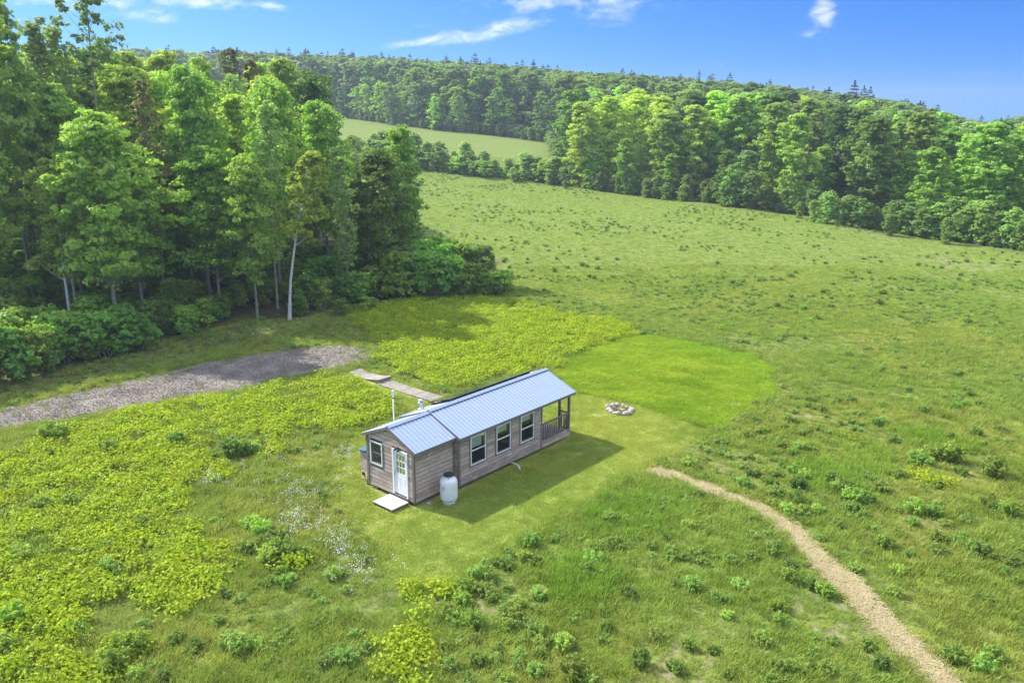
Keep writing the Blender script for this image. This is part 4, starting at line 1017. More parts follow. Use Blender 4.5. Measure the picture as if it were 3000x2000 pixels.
pts = poisson(FOREST, 140, 3.6, 9000, lambda p: dcond(57, 135)(p) & edge_in(FOREST, 1.2)(p))
for p in pts:
    u, d = udof(*p); k = rng0.choice([0, 1, 2, 3, 4, 5], p=[.2, .17, .18, .08, .31, .06] if u > 250 else [.3, .25, .22, .1, .08, .05]); k = 3 if (k == 4 and d < 74) else k; kd, look = WOOD[k]
    vs = float(sky_v(u))
    if 900 < u < 1000: vs = 230
    if u > 960: vs = 380 if d < 120 else 320
    vt = vs+rng0.uniform(12, 95) if u < 900 else vs+rng0.uniform(0, 80)
    h = min(ztop(vt, d)-float(H(*p)), rng0.uniform(17, 24))
    if u > 1000: h = min(h, 14)
    if d < 64 and u > 120: h = min(h, rng0.uniform(13, 17))
    if h < 6 or u > 1090 or (u > 960 and d > 92): continue
    tn = rng0.uniform(.85, 1.2)
    plant({'maple': 'maple_tree', 'ash': 'ash_tree', 'maple_low': 'maple_tree', 'lime': 'lime_tree', 'red': 'budding_tree'}[kd], KINDS[kd][rng0.integers(len(KINDS[kd]))], float(p[0]), float(p[1]), h, look, 'tree', 'left', tint=(tn*1.12, tn*1.1, tn), wide=rng0.uniform(.85, 1.05), group='trees of the left wood')
# bushes along its front
front = [(-40, 1130, 4), (30, 1120, 3.5), (95, 1100, 3.2), (140, 1085, 3), (190, 1060, 3.5), (250, 1050, 3), (310, 1045, 3.2), (370, 1030, 3.4), (420, 1020, 2.6), (60, 1050, 3.6), (150, 1010, 3), (270, 990, 3.2), (340, 970, 3),
         (440, 985, 2.8), (500, 975, 2.6), (545, 985, 2.4), (600, 955, 2.2), (500, 905, 2.6), (560, 900, 2.4), (0, 960, 5.5), (-60, 1010, 5), (50, 985, 4), (640, 940, 1.6), (700, 900, 2.0), (760, 880, 2.6),
         (900, 900, 2.8), (950, 905, 2.6), (1010, 895, 2.6), (1060, 885, 2.8), (1110, 875, 3), (1170, 870, 4.4), (1230, 868, 4.2), (1285, 868, 3.8), (1330, 862, 3.6), (1375, 868, 3.2), (1415, 870, 2.4), (1455, 862, 2.2),
         (920, 850, 3), (980, 845, 3.2), (1040, 840, 3), (1110, 830, 3.4), (1310, 800, 3.2), (1360, 790, 3.0), (880, 925, 1.8), (1000, 925, 1.5), (1080, 915, 1.4), (1330, 770, 2.6), (1270, 790, 3.6), (1220, 810, 3.8), (1390, 810, 3.2), (1465, 850, 2.0)]
for u, v, h in front:
    x, y = G(u, v); tn = rng0.uniform(.9, 1.35)
    plant('shrub', KINDS['shrub'][rng0.integers(4)], x, y, h, ['leafy green bush', 'dense rounded bush', 'loose pale green bush'][rng0.integers(3)], 'bush', 'bush', wide=rng0.uniform(.9, 1.25), tint=(tn, tn, tn*.95), group='bushes along the front of the left wood')
# dead pale branches in the bush by the willow
for (a, b, r, lb) in (((1372, 842), (1397, 836), .05, 'short bleached dead branch in the bush left of the willow'), ((1425, 822), (1443, 826), .07, 'thick bleached dead branch below the willow bush'), ((1398, 858), (1420, 865), .045, 'thin bleached dead branch low at the bush corner')):
    p, q = G(a[0], 862), G(b[0], 862); m = MB(); z0, z1 = (862-a[1])/FPX*88, (862-b[1])/FPX*88
    m.tube([(p[0]-1.2*Fh[0], p[1]-1.2*Fh[1], z0+.1), (q[0]-1.6*Fh[0], q[1]-1.6*Fh[1], z1+.1)], [r, r*.6], 6).build('dead_branch', M_PALE, label=lb, category='branch')
# --- right wood: front rows as single trees
RW = [at(1640, 178), GD(1275, 400), GD(1290, 425), GD(1380, 441), GD(1450, 449), GD(1600, 468), GD(1830, 498), GD(2000, 526), GD(2200, 558), GD(2352, 579), GD(2480, 600), at(3300, 190), at(2900, 200), at(2400, 222), at(1900, 240), at(1650, 262)]
heroR = [(1700, 168, 300, 0, (1, 1, .9), 'bright lime tree, first at the left end of the right wood'), (1780, 172, 285, 5, (1.1, 1.08, .85), 'bright yellow green tree, second from the left end of the right wood'), (1850, 174, 278, 0, (1.12, 1.1, .85), 'tall yellow green tree, third from the left end of the right wood'),
         (1690, 176, 400, 2, (.9, .95, .95), 'lower grey green tree at the left corner of the right wood'), (1930, 170, 285, 5, (1.05, 1.03, .9), 'yellow green tree with ragged top in the left half of the right wood'), (2010, 168, 268, 2, (.7, .8, .85), 'dark grey green round crown in the left half of the right wood'), (2085, 165, 268, 0, (1, 1.02, .9), 'lime green spire left of the dark middle of the right wood'),
         (2150, 160, 285, 1, (1.1, 1.1, .9), 'mid green tree left of the dark bare trunked gap'), (2180, 146, 430, 2, (.85, .95, .95), 'grey green low tree in front of the middle of the right wood'), (2240, 160, 275, 3, (1, 1, 1.1), 'dark crowned tree beside the bare trunked gap'), (2400, 150, 420, 1, (1, 1.1, .9), 'small bright tree standing in the bare trunked gap'),
         (2560, 138, 355, 2, (1.25, 1.3, 1.1), 'pale green tall tree right of the bare trunked gap'), (2650, 130, 430, 1, (1.1, 1.15, .9), 'big spreading green tree in the right half of the right wood'), (2735, 126, 445, 0, (.95, .98, .8), 'bright yellow green crown in the right half of the right wood'), (2830, 126, 395, 1, (1, 1.1, .9), 'green tree near the right edge of the photo'),
         (2930, 122, 370, 4, (.85, .95, .85), 'dense green tree at the right edge of the photo'), (2610, 150, 340, 4, (1, 1.05, .9), 'green tree behind the pale tall one'), (2760, 140, 365, 4, (.8, .9, .85), 'dark green tree behind the bright yellow green crown'), (2900, 140, 345, 3, (1, 1, 1), 'dark tree top near the right end of the skyline'), (2990, 130, 350, 1, (.9, 1, .9), 'mid green tree top at the far right of the photo'), (1730, 160, 430, 4, (1, 1.1, .9), 'low leafy green tree at the foot of the bright lime trees'), (1830, 160, 400, 1, (.8, .9, .8), 'leafy mid green tree at the foot of the yellow green trees'), (1960, 156, 440, 4, (.9, 1, .85), 'leafy green tree low in front of the dark grey green crown')]
for u, d, vt, i, tn, lb in heroR:
    x, y = at(u, d)
    if float(sdist(x, y, RW)) < 0:
        for k in range(40):
            d += 1.; x, y = at(u, d)
            if float(sdist(x, y, RW)) > 1: break
    h = ztop(vt, d)-float(H(x, y)); plant('broadleaf_tree', FRONTR[i], x, y, h, '#'+lb, 'tree', 'right', tint=tuple(1.32*q for q in tn), wide=1.35)
pts = poisson(RW, 105, 4.6, 14000, lambda p: dcond(90, 262, 1600, 3230)(p) & edge_in(RW, 1.5)(p))
pts.sort(key=lambda p: float(edgedist(p[0], p[1], RW[2:11], False)))
NR = []
for p in pts:
    u, d = udof(*p); i = int(rng0.choice(6, p=[.12, .24, .24, .16, .18, .06])); e = float(edgedist(p[0], p[1], RW[2:11], False))
    h = min(ztop(float(sky_v(u))+rng0.uniform(4, 60)+(60 if e < 5 else 0), d)-float(H(*p)), rng0.uniform(15, 20)) * (.62 if e < 3.5 else 1)
    gap = 2230 < u < 2520
    if gap and e < 6: continue
    tn = rng0.uniform(1.05, 1.5)*(.85 if gap else 1)
    plant('broadleaf_tree', FRONTR[i], float(p[0]), float(p[1]), max(h, 6), ['bright lime green tree', 'mid green tree', 'grey green tree', 'dark green tree', 'mid green tree', 'bright lime green tree'][i], 'tree', 'right', tint=(tn, tn, tn), wide=rng0.uniform(1.2, 1.5), group='trees of the right wood')
# saplings before it and the hedge across the meadow
sap = [(2340, 640, 500+75), (2380, 650, 570), (2420, 655, 545), (2470, 660, 560), (2520, 668, 565), (2560, 672, 590), (2620, 680, 570), (2660, 688, 575), (2700, 692, 580), (2740, 700, 575), (2790, 706, 560), (2830, 712, 580), (2870, 718, 570), (2920, 724, 600), (2960, 730, 590), (3010, 738, 600), (2500, 660, 560), (2600, 690, 610), (2770, 715, 620), (2140, 606, 470), (2200, 612, 490), (2010, 588, 500), (1940, 578, 500), (1860, 566, 505)]
for u, v, vt in sap:
    x, y = G(u, v); d = float(udof(x, y)[1]); h = max(ztop(vt, d)-float(H(x, y)), 2.5); tn = rng0.uniform(.95, 1.3)
    plant('sapling', KINDS['sapling'][rng0.integers(3)], x, y, h, ['pale young leafy tree', 'dense young tree', 'bushy young tree'][rng0.integers(3)], 'young tree', 'sapling', wide=rng0.uniform(1.3, 1.9), tint=(tn, tn*1.05, tn*.9), group='young trees along the right wood')
hedge = [(1235, 492, 415), (1262, 498, 430), (1290, 500, 400), (1330, 505, 425), (1345, 508, 440), (1390, 512, 440), (1420, 515, 425), (1450, 518, 450), (1490, 522, 445), (1515, 525, 460), (1540, 528, 430), (1575, 532, 440), (1600, 535, 450), (1625, 540, 440), (1650, 545, 470), (1362, 508, 400), (1010, 470, 395), (1040, 470, 385), (1070, 472, 400), (1100, 474, 380), (1130, 476, 390), (1160, 480, 370), (1190, 486, 385), (1215, 488, 375), (1480, 520, 470), (1560, 530, 465), (1410, 513, 460), (960, 455, 385), (1300, 500, 440), (1253, 495, 400)]
hedge = hedge+[(u+rng0.uniform(-14, 14), v+rng0.uniform(-3, 8), min(vt+rng0.uniform(5, 40), v-18)) for u, v, vt in hedge]
for u, v, vt in hedge:
    x, y = G(u, v); d = float(udof(x, y)[1]); h = max(ztop(vt+10, d)-float(H(x, y)), 1.6); tn = rng0.uniform(1.3, 1.6)
    plant('hedge_shrub', KINDS['sapling'][rng0.integers(3)] if rng0.random() < .7 else KINDS['shrub'][rng0.integers(4)], x, y, h, ['pale feathery shrub', 'rounded pale green shrub', 'upright slim shrub'][rng0.integers(3)], 'shrub', 'hedge', wide=rng0.uniform(1.3, 2.0), tint=(tn, tn, tn*1.05), group='shrubs of the hedge across the far meadow')
# --- far wood beyond the upper meadow: first row as single trees, the rest one mass
fr = poisson(FARF, 62, 5.2, 26000, lambda p: dcond(255, 420, 850, 1700)(p) & (sdist(p[:, 0], p[:, 1], FARF) > .5) & (sdist(p[:, 0], p[:, 1], FARF) < 13))
for p in fr:
    u, d = udof(*p); i = int(rng0.integers(0, 6)); tn = rng0.uniform(1.0, 1.4); h = rng0.uniform(11.5, 16)
    far_plant('broadleaf_tree', FAR[i], float(p[0]), float(p[1]), h, ['mid green', 'grey green', 'mid green', 'dark green', 'grey green', 'bright green'][i]+' far tree', 'tree', 'far', tint=(tn, tn*1.02, tn*1.05), group='first row of trees beyond the upper meadow')
cp = [(650, 168, 420), (826, 152, 430), (880, 172, 420), (1005, 158, 440), (1045, 158, 430), (1090, 164, 440), (1130, 166, 420), (1205, 160, 440), (1255, 172, 430), (1310, 172, 430), (1380, 176, 430), (1425, 178, 420), (1475, 185, 410), (1510, 180, 400), (1560, 182, 400), (1585, 188, 400), (1725, 205, 380), (1845, 205, 370), (1900, 215, 360), (1930, 218, 350), (560, 160, 400), (1160, 165, 430), (1350, 170, 430)]
for u, v, d in cp:
    x, y = at(u, d); h = ztop(v+12, d)-float(H(x, y))
    far_plant('pine_tree', FARPINE[rng0.integers(3)], x, y, max(h, 12), 'dark blue green pine', 'pine', 'pine', 21., tint=(1, 1.1, 1.2), group='pines along the skyline')
c = rng0.uniform(-1, 1, (60000, 2)); U = 1500+c[:, 0]*2000; D = 400+c[:, 1]*200
keep = rng0.random(len(D)) < D/600; U, D = U[keep], D[keep]
X = CAM[0]+Fh[0]*D+Rh[0]*(U-1500)/FPX*(D*math.cos(PI_)+14*math.sin(PI_)); Y = CAM[1]+Fh[1]*D+Rh[1]*(U-1500)/FPX*(D*math.cos(PI_)+14*math.sin(PI_))
def massfill(poly, inner, d0, d1, mind, u0, u1, nmax, hmax):
    k = (sdist(X, Y, poly) > inner) & (D > d0) & (D < d1) & (U > u0) & (U < u1); xs, ys, us, ds = X[k], Y[k], U[k], D[k]
    grid = {}; out = []
    for q in OCC: grid.setdefault((int(q[0]//mind), int(q[1]//mind)), []).append(q)
    for x, y, u, d in zip(xs, ys, us, ds):
        g = (int(x//mind), int(y//mind)); ok = True
        for a in (-1, 0, 1):
            for b in (-1, 0, 1):
                for q in grid.get((g[0]+a, g[1]+b), ()):
                    if (q[0]-x)**2+(q[1]-y)**2 < mind*mind: ok = False
        if ok: grid.setdefault(g, []).append((x, y)); out.append((x, y, u, d))
        if len(out) >= nmax: break
    return np.array(out)
mf = massfill([at(-500, 290)]+FARF[1:9]+[at(1700, 250), at(2300, 222), at(2900, 195), at(3400, 180), at(3500, 600), at(-600, 600)], 9, 180, 600, 4.3, -400, 3400, 5200, 20)
hz = H(mf[:, 0], mf[:, 1]); hh = np.minimum(ztop(sky_v(mf[:, 2])+rng0.uniform(0, 22, len(mf)), mf[:, 3])-hz, rng0.uniform(17, 23.5, len(mf))); ok = hh > 5; mf, hz, hh = mf[ok], hz[ok], hh[ok]
ix = rng0.choice(9, len(mf), p=[.215, .205, .155, .135, .135, .125, .01, .01, .01])
scatter('far_woodland', FAR+FARPINE, np.stack([mf[:, 0], mf[:, 1], hz-.1], -1), rng0.uniform(0, 6.28, len(mf)), hh/18*rng0.uniform(1.15, 1.55, len(mf)), ix, hh/18, kind='stuff', label='dense mixed woodland covering the far hill', category='woodland')
# brushy skirt at the foot of the right and far woods
eb = []
for poly, n, z0, z1 in ((RW[2:11], 190, .5, 6), (FARF[1:10], 330, .5, 8)):
    q = np.array(poly); e = rng0.integers(0, len(q)-1, n); t = rng0.random((n, 1)); pp = q[e]+(q[e+1]-q[e])*t; dn = unit(pp-CAM[:2]); pp = pp+dn*rng0.uniform(z0, z1, (n, 1)); eb.append(pp)
eb = np.concatenate(eb); s_ = rng0.uniform(.22, .60, len(eb))
scatter('wood_edge_brush', [q[1] for q in KINDS['sapling']], np.stack([eb[:, 0], eb[:, 1], H(eb[:, 0], eb[:, 1])-.05], -1), rng0.uniform(0, 6.28, len(eb)), s_*1.7, None, s_, kind='stuff', label='low brush along the foot of the right and far woods', category='brush')
# understorey of the left wood
us = rng0.uniform(-1, 1, (9000, 2)); U2 = 600+us[:, 0]*950; D2 = 95+us[:, 1]*42
X2 = CAM[0]+Fh[0]*D2+Rh[0]*(U2-1500)/FPX*(D2*.964+3.8); Y2 = CAM[1]+Fh[1]*D2+Rh[1]*(U2-1500)/FPX*(D2*.964+3.8)
k = (sdist(X2, Y2, FOREST) > 1.0); X2, Y2 = X2[k][:750], Y2[k][:750]
s_ = rng0.uniform(.3, .75, len(X2))
scatter('undergrowth', [q[1] for q in KINDS['shrub']], np.stack([X2, Y2, H(X2, Y2)-.05], -1), rng0.uniform(0, 6.28, len(X2)), s_*1.2, None, s_, kind='stuff', label='low leafy undergrowth under the trees of the left wood', category='undergrowth')
# second-growth screen of leafy mass deeper in, so that the wood reads closed
k = (sdist(X, Y, FOREST) > 4) & (D < 300) & (U > -300) & (U < 1010) & (D > 125)
# ------------------------------------------------------------------ weeds (countable clumps)
def weed_mesh(seed, n=26, h=.62, r=.30):
    rng = np.random.default_rng(seed); P = []; Nn = []; Q = []
    for k in range(n):
        a = rng.uniform(0, 6.28); rr = r*math.sqrt(rng.uniform(0, 1)); hk = h*rng.uniform(.7, 1.1)*(1-.35*(rr/r)**2); ln = .30*rr
        b = np.array([rr*.55*math.cos(a), rr*.55*math.sin(a), 0]); t = np.array([(rr+ln)*math.cos(a), (rr+ln)*math.sin(a), hk]); Q.append(tube_quads([b, (b+t)/2, t], [.006, .005, .003], 3))
        m = 32; s = np.linspace(.12, 1.0, m)[:, None]; aa = rng.uniform(0, 6.28, m); out = np.stack([np.cos(aa), np.sin(aa), 0*aa], -1)
        P.append(b+(t-b)*s+out*.045); Nn.append(out*.4+np.array([0, 0, .9]))
    P = np.concatenate(P); Nn = np.concatenate(Nn); V = leaves(rng, P, Nn, .050, 2.5, .6)
    return quad_mesh('weed_leaves', V, [L_WEED]), quad_mesh('weed_stems', np.concatenate(Q), [L_WEED])
WEED = [weed_mesh(300+i, 24+3*i, .55+.05*(i % 3), .27+.03*(i % 2)) for i in range(5)]
cropA = [(2225, 160, 35), (1855, 275, 45), (1955, 285, 40), (1890, 450, 50), (1730, 550, 55), (2262, 530, 40), (1700, 460, 28), (1780, 455, 25), (1310, 440, 50), (1255, 540, 45), (1330, 560, 45), (1140, 590, 45), (1065, 575, 35), (980, 650, 60), (910, 650, 40), (808, 730, 40), (885, 750, 50), (830, 830, 55), (735, 910, 65), (800, 960, 60), (1000, 760, 55), (1040, 820, 40), (1225, 850, 45), (1200, 920, 50), (1145, 1010, 50), (920, 990, 60), (905, 1100, 42), (1360, 790, 50), (1340, 1060, 55), (1370, 1130, 45), (1455, 1110, 40), (1535, 1140, 60), (1370, 1195, 45), (1225, 1210, 42), (915, 1245, 60), (740, 1280, 55), (1335, 1320, 58), (1145, 1390, 55), (1600, 1340, 90), (1680, 1380, 60), (1820, 1020, 42), (2165, 1080, 42), (2060, 1250, 60), (2300, 1290, 60), (1975, 780, 45), (1690, 650, 50), (1520, 590, 30), (2240, 420, 30), (1790, 890, 30), (1585, 890, 30), (30, 1240, 70), (410, 1150, 40), (1090, 1175, 35), (1475, 420, 25), (1530, 810, 30)]
cropB = [(130, 300, 28), (40, 220, 35), (410, 280, 28), (370, 350, 35), (670, 155, 25), (540, 340, 35), (570, 400, 40), (705, 355, 40), (745, 295, 30), (670, 265, 25), (690, 440, 40), (740, 520, 38), (640, 505, 38), (825, 500, 30), (910, 320, 40), (945, 370, 30), (1040, 420, 45), (1120, 440, 40), (1040, 500, 40), (1100, 545, 28), (1010, 370, 35), (1325, 290, 30), (1210, 370, 40), (1420, 500, 45), (1410, 580, 30), (1545, 520, 35), (1870, 470, 38), (1930, 490, 35), (1990, 510, 38), (1610, 590, 28), (1235, 715, 42), (1560, 680, 35), (1560, 760, 35), (1665, 690, 30), (1790, 755, 40), (1850, 770, 42), (2015, 830, 38), (1960, 880, 30), (1055, 860, 30), (1320, 880, 35), (1390, 780, 25), (290, 810, 35), (425, 790, 35), (555, 760, 42), (655, 845, 35), (650, 915, 42), (785, 955, 42), (865, 1000, 45), (60, 970, 45), (210, 1040, 35), (265, 1060, 30), (275, 1150, 35), (585, 1090, 40), (600, 1175, 36), (490, 1300, 42), (190, 1360, 32), (35, 1330, 40), (275, 1500, 35), (590, 1470, 45), (660, 1465, 40), (530, 1540, 45), (880, 1480, 45), (995, 1500, 30), (1120, 1330, 38), (1215, 1455, 45), (1660, 1390, 55), (1890, 1400, 48), (1840, 1465, 50), (1240, 1540, 30), (795, 1280, 30), (920, 1310, 30), (350, 960, 45), (1870, 1050, 28), (1300, 1010, 35), (1560, 170, 60), (1450, 200, 50), (1640, 180, 50), (1900, 270, 50), (1700, 270, 30), (30, 590, 35), (660, 730, 25), (1300, 90, 25), (90, 520, 25)]
cropC = [(895, 590, 38), (1535, 580, 45), (1600, 620, 45), (1680, 680, 60), (1700, 760, 60), (1580, 730, 45), (1490, 740, 40), (1790, 770, 50), (1860, 780, 45), (1735, 880, 30), (1740, 950, 40), (665, 130, 38), (640, 740, 35), (240, 640, 30), (480, 1240, 42), (795, 1330, 75), (1085, 1300, 42), (1195, 1330, 40), (1440, 1320, 80), (1570, 1330, 40), (1335, 1190, 38), (840, 1510, 45), (700, 1450, 65), (1010, 1520, 35), (1430, 130, 60), (1530, 130, 50), (1080, 80, 40), (330, 40, 50), (2040, 910, 40), (2050, 1400, 40), (430, 460, 40), (920, 960, 30), (130, 780, 45), (660, 850, 40), (250, 480, 45), (90, 1150, 60), (30, 1330, 50), (1640, 800, 50), (1750, 820, 45)]
wl = [(1000+x/2.352, 1400+(y+r*.7)/2.352, r/2.352) for x, y, r in cropA]+[(2000+x/2.091, 1250+(y+r*.7)/2.091, r/2.091) for x, y, r in cropB]+[(x/2.091, 1250+(y+r*.7)/2.091, r/2.091) for x, y, r in cropC]
# clumps further out in the meadow, read row by row
wr = np.random.default_rng(77)
WEEDS = []
def weed(x, y, r, v, zone=None):
    lm, sm = WEED[wr.integers(5)]; s = r/.32; z = float(H(x, y))
    o = empty('weed_clump', (x, y, z-.02)); hgt = s*wr.uniform(.85, 1.15); o.scale = (s, s, hgt); o.rotation_euler = (0, 0, wr.uniform(0, 6.28)); tn = wr.uniform(.78, 1.3)
    c = link('leaves', lm, o); c.color = (tn*wr.uniform(.9, 1.12), tn, tn*wr.uniform(.7, 1.0), 1); link('stems', sm, o)
    size = 'small' if r < .32 else 'large' if r > .5 else 'medium'
    o['category'] = 'weed clump'; o['group'] = 'bushy green weed clumps in the meadow'
    TREES.append((o, '%s %s weed clump' % (size, 'pale green' if tn > 1.12 else 'dark green' if tn < .88 else 'mid green'), 'weed', x, y))
for u, v, rp in wl:
    x, y = G(u, v); d = math.hypot(x-CAM[0], y-CAM[1])*1.08; weed(x, y, rp*d/FPX*1.15, v)
nw = len(wl)
while nw < 290:
    u = wr.uniform(1350, 3000); v = wr.uniform(760, 1330)
    x, y = G(u, v)
    if inpoly(np.array([x]), np.array([y]), LAWN)[0] or inpoly(np.array([x]), np.array([y]), LUSH)[0] or inpoly(np.array([x]), np.array([y]), KB)[0]: continue
    if u < 1950 and v > 900 or u < 1650 and v > 800: continue
    if vnoise(x, y, 7) < .48: continue
    weed(x, y, wr.uniform(.18, .33), v); nw += 1
# ------------------------------------------------------------------ uncountable ground cover
def wedge(n, d0, d1, power=1., u0=-420, u1=3420):
    t = rng0.random(n)**power; D = d0+(d1-d0)*t; U = rng0.uniform(u0, u1, n)
    w = (D*math.cos(PI_)+14*math.sin(PI_)); kk = rng0.random(n) < (w/w.max() if power == 1 else 1); D, U, w = D[kk], U[kk], w[kk]
    x = CAM[0]+Fh[0]*D+Rh[0]*(U-1500)/FPX*w; y = CAM[1]+Fh[1]*D+Rh[1]*(U-1500)/FPX*w; return x, y, D
def incabin(x, y, m=.15): return ((x > -m) & (x < XE+m) & (abs(y) < WM+m)) | ((x > .2) & (x < 1.3) & (y > 1.5) & (y < 2.6))
def clearall(x, y):
    k = ~incabin(x, y) & (sdist(x, y, ROAD) < -.05+.5*(vnoise(x, y, .8)-.5)) & (edgedist(x, y, PATHC, False) > .36+.25*(vnoise(x, y, .5)-.2))
    k &= ~((abs(x-10.1) < .62) & (y > 2.2) & (y < 15.8)) & ~((x > -1.1) & (x < 0) & (y > -1.3) & (y < .1))
    return k
GT = [quad_mesh('grass_tuft', blades(np.random.default_rng(400+i), 46, .26, .27, .020, .75), [GR_M]) for i in range(4)]
GTD = [quad_mesh('rank_grass', blades(np.random.default_rng(420+i), 60, .30, .42, .026, .4), [GR_D]) for i in range(2)]
GL = [quad_mesh('lawn_tuft', blades(np.random.default_rng(440+i), 60, .30, .055, .018, .9), [GR_L]) for i in range(3)]
GLU = [quad_mesh('lush_tuft', blades(np.random.default_rng(450+i), 60, .28, .17, .022, .8), [GR_LU]) for i in range(2)]
x, y, D = wedge(195000, 14, 90)
k = clearall(x, y) & (sdist(x, y, LAWN) < .15) & (sdist(x, y, LUSH) < 0) & (sdist(x, y, FOREST) < -.3)
kn = np.maximum(sdist(x, y, KB), sdist(x, y, KL)); vg = edgedist(x, y, PD([(-100, 925), (0, 900), (150, 868), (330, 825), (420, 800), (600, 765)]), False); k &= (vg > 2.2) | (rng0.random(len(x)) < .25); k &= (kn < .3) | (rng0.random(len(x)) < .6)
x, y = x[k], y[k]; D = D[k]; s = rng0.uniform(.7, 1.25, len(x))*(1+.35*(vnoise(x, y, 4)-.5)); s *= 1-.45*sstep(D, 48, 88); bare = vnoise(x+9, y, 3.1) > .68; s[bare] *= .8
scatter('meadow_grass', GT, np.stack([x, y, H(x, y)], -1), rng0.uniform(0, 6.28, len(x)), s, zs=s*np.where(bare, .65, 1.), kind='stuff', label='knee-high olive green meadow grass around the mown lawn', category='grass')
x, y, D = wedge(125000, 66, 215)
k = (sdist(x, y, FOREST) < -.5) & (sdist(x, y, FARF) < 0) & (sdist(x, y, ROAD) < -.3) & (sdist(x, y, LUSH) < 0)
x, y, D = x[k], y[k], D[k]; s = rng0.uniform(.7, 1.25, len(x))
scatter('far_meadow_grass', GT, np.stack([x, y, H(x, y)], -1), rng0.uniform(0, 6.28, len(x)), s, zs=s*.6, kind='stuff', label='pale green meadow grass climbing the slope behind the cabin', category='grass')
# rank dark grass patches
c0 = [GD(1470, 1165), GD(1330, 1320), GD(1000, 905), GD(1440, 1190), GD(1900, 1095), GD(2000, 1060), GD(2150, 1010), GD(1350, 1350)]
P_ = np.concatenate([np.array(c)+rng0.normal(0, [1.1, .7, .5, .8, .9, .8, .9, .7][i], (110, 2)) for i, c in enumerate(c0)]); x, y = P_[:, 0], P_[:, 1]; k = clearall(x, y) & (sdist(x, y, LAWN) < -.1); x, y = x[k], y[k]
s = rng0.uniform(.6, 1.1, len(x)); scatter('rank_grass', GTD, np.stack([x, y, H(x, y)], -1), rng0.uniform(0, 6.28, len(x)), s, kind='stuff', label='patches of taller dark green grass by the lawn edge', category='grass')
P_ = np.array(LAWN); x = rng0.uniform(P_[:, 0].min(), P_[:, 0].max(), 26000); y = rng0.uniform(P_[:, 1].min(), P_[:, 1].max(), 26000); k = clearall(x, y) & (sdist(x, y, LAWN) > 0); x, y = x[k], y[k]
s = rng0.uniform(.7, 1.2, len(x)); scatter('lawn_grass', GL, np.stack([x, y, H(x, y)+.01], -1), rng0.uniform(0, 6.28, len(x)), s, kind='stuff', label='short mown grass of the lawn around the cabin', category='grass')
P_ = np.array(LUSH); x = rng0.uniform(P_[:, 0].min(), P_[:, 0].max(), 12000); y = rng0.uniform(P_[:, 1].min(), P_[:, 1].max(), 12000); k = sdist(x, y, LUSH) > -.2; x, y = x[k], y[k]
s = rng0.uniform(.7, 1.2, len(x))*(.55+.9*vnoise(x, y, 1.1)); scatter('lush_grass_blades', GLU, np.stack([x, y, H(x, y)+.01], -1), rng0.uniform(0, 6.28, len(x)), s, kind='stuff', label='bright lush grass between fire ring and meadow', category='grass')
# knotweed: broad yellow-green leaves
def knot_mesh(seed, n=58, r=.48, h=.46):
    rng = np.random.default_rng(seed); a = rng.uniform(0, 6.28, n); rr = r*np.sqrt(rng.uniform(0, 1, n)); z = h*rng.uniform(.3, 1.05, n)*(1-.3*(rr/r)**2)
    P = np.stack([rr*np.cos(a), rr*np.sin(a), z], -1); N = np.stack([np.cos(a)*.35, np.sin(a)*.35, np.ones(n)], -1)
    V = leaves(rng, P, N, .094, 1.35, .5, .30); st = [tube_quads([(p[0]*.4, p[1]*.4, 0), tuple(p)], [.008, .005], 3) for p in P[::5]]
    return quad_mesh('knotweed_plant', np.concatenate([V]+st), [L_KNOT])
KM = [knot_mesh(500+i) for i in range(4)]
xs, ys = [], []
for poly, dens, thr in [(KB, 7.5, .08), (KL, 7.0, .20)]+[(p, 5.5, .25) for p in KS]:
    P_ = np.array(poly); lo, hi = P_.min(0), P_.max(0); n = int(np.prod(hi-lo)*dens); x = rng0.uniform(lo[0], hi[0], n); y = rng0.uniform(lo[1], hi[1], n)
    e = sdist(x, y, poly)+(vnoise(x, y, 1.3)-.5)*1.6; v = vnoise(x+31, y+7, 2.4)*.6+vnoise(x, y+90, .9)*.4
    k = (e > 0) & (v > thr+.08+.12*np.exp(-np.maximum(e, 0)/1.5)) & clearall(x, y) & (sdist(x, y, LAWN) < .2) & (sdist(x, y, LUSH) < .3); xs.append(x[k]); ys.append(y[k])
x, y = np.concatenate(xs), np.concatenate(ys); s = rng0.uniform(.6, 1.15, len(x))
scatter('knotweed', KM, np.stack([x, y, H(x, y)], -1), rng0.uniform(0, 6.28, len(x)), s, kind='stuff', label='broad leaved yellow green ground cover left of and behind the cabin', category='ground cover')
# verge weeds between road and wood, straw, gravel, flowers
LOWW = [weed_mesh(330+i, 9, .35, .22)[0] for i in range(3)]
x, y, D = wedge(12000, 18, 84); k = clearall(x, y) & (sdist(x, y, LAWN) < -.1) & (sdist(x, y, LUSH) < 0) & (sdist(x, y, FOREST) < 1) & (vnoise(x, y, 5) > .38); x, y = x[k], y[k]
s = rng0.uniform(.4, 1.05, len(x)); scatter('low_weeds', LOWW, np.stack([x, y, H(x, y)], -1), rng0.uniform(0, 6.28, len(x)), s, kind='stuff', label='small leafy weeds mixed through the meadow grass', category='weeds')
x, y, D = wedge(16000, 72, 200); k = (sdist(x, y, FOREST) < -2) & (sdist(x, y, FARF) < -2) & (vnoise(x, y, 8)+.4*vnoise(x, y, 2.5) > .74) & (rng0.random(len(x)) < sstep(D, 70, 125)); x, y = x[k], y[k]
s = rng0.uniform(.7, 1.5, len(x)); scatter('far_weeds', LOWW, np.stack([x, y, H(x, y)], -1), rng0.uniform(0, 6.28, len(x)), s*.8, zs=s*.75, kind='stuff', label='many small dark weed tufts dotted over the far meadow', category='weeds')
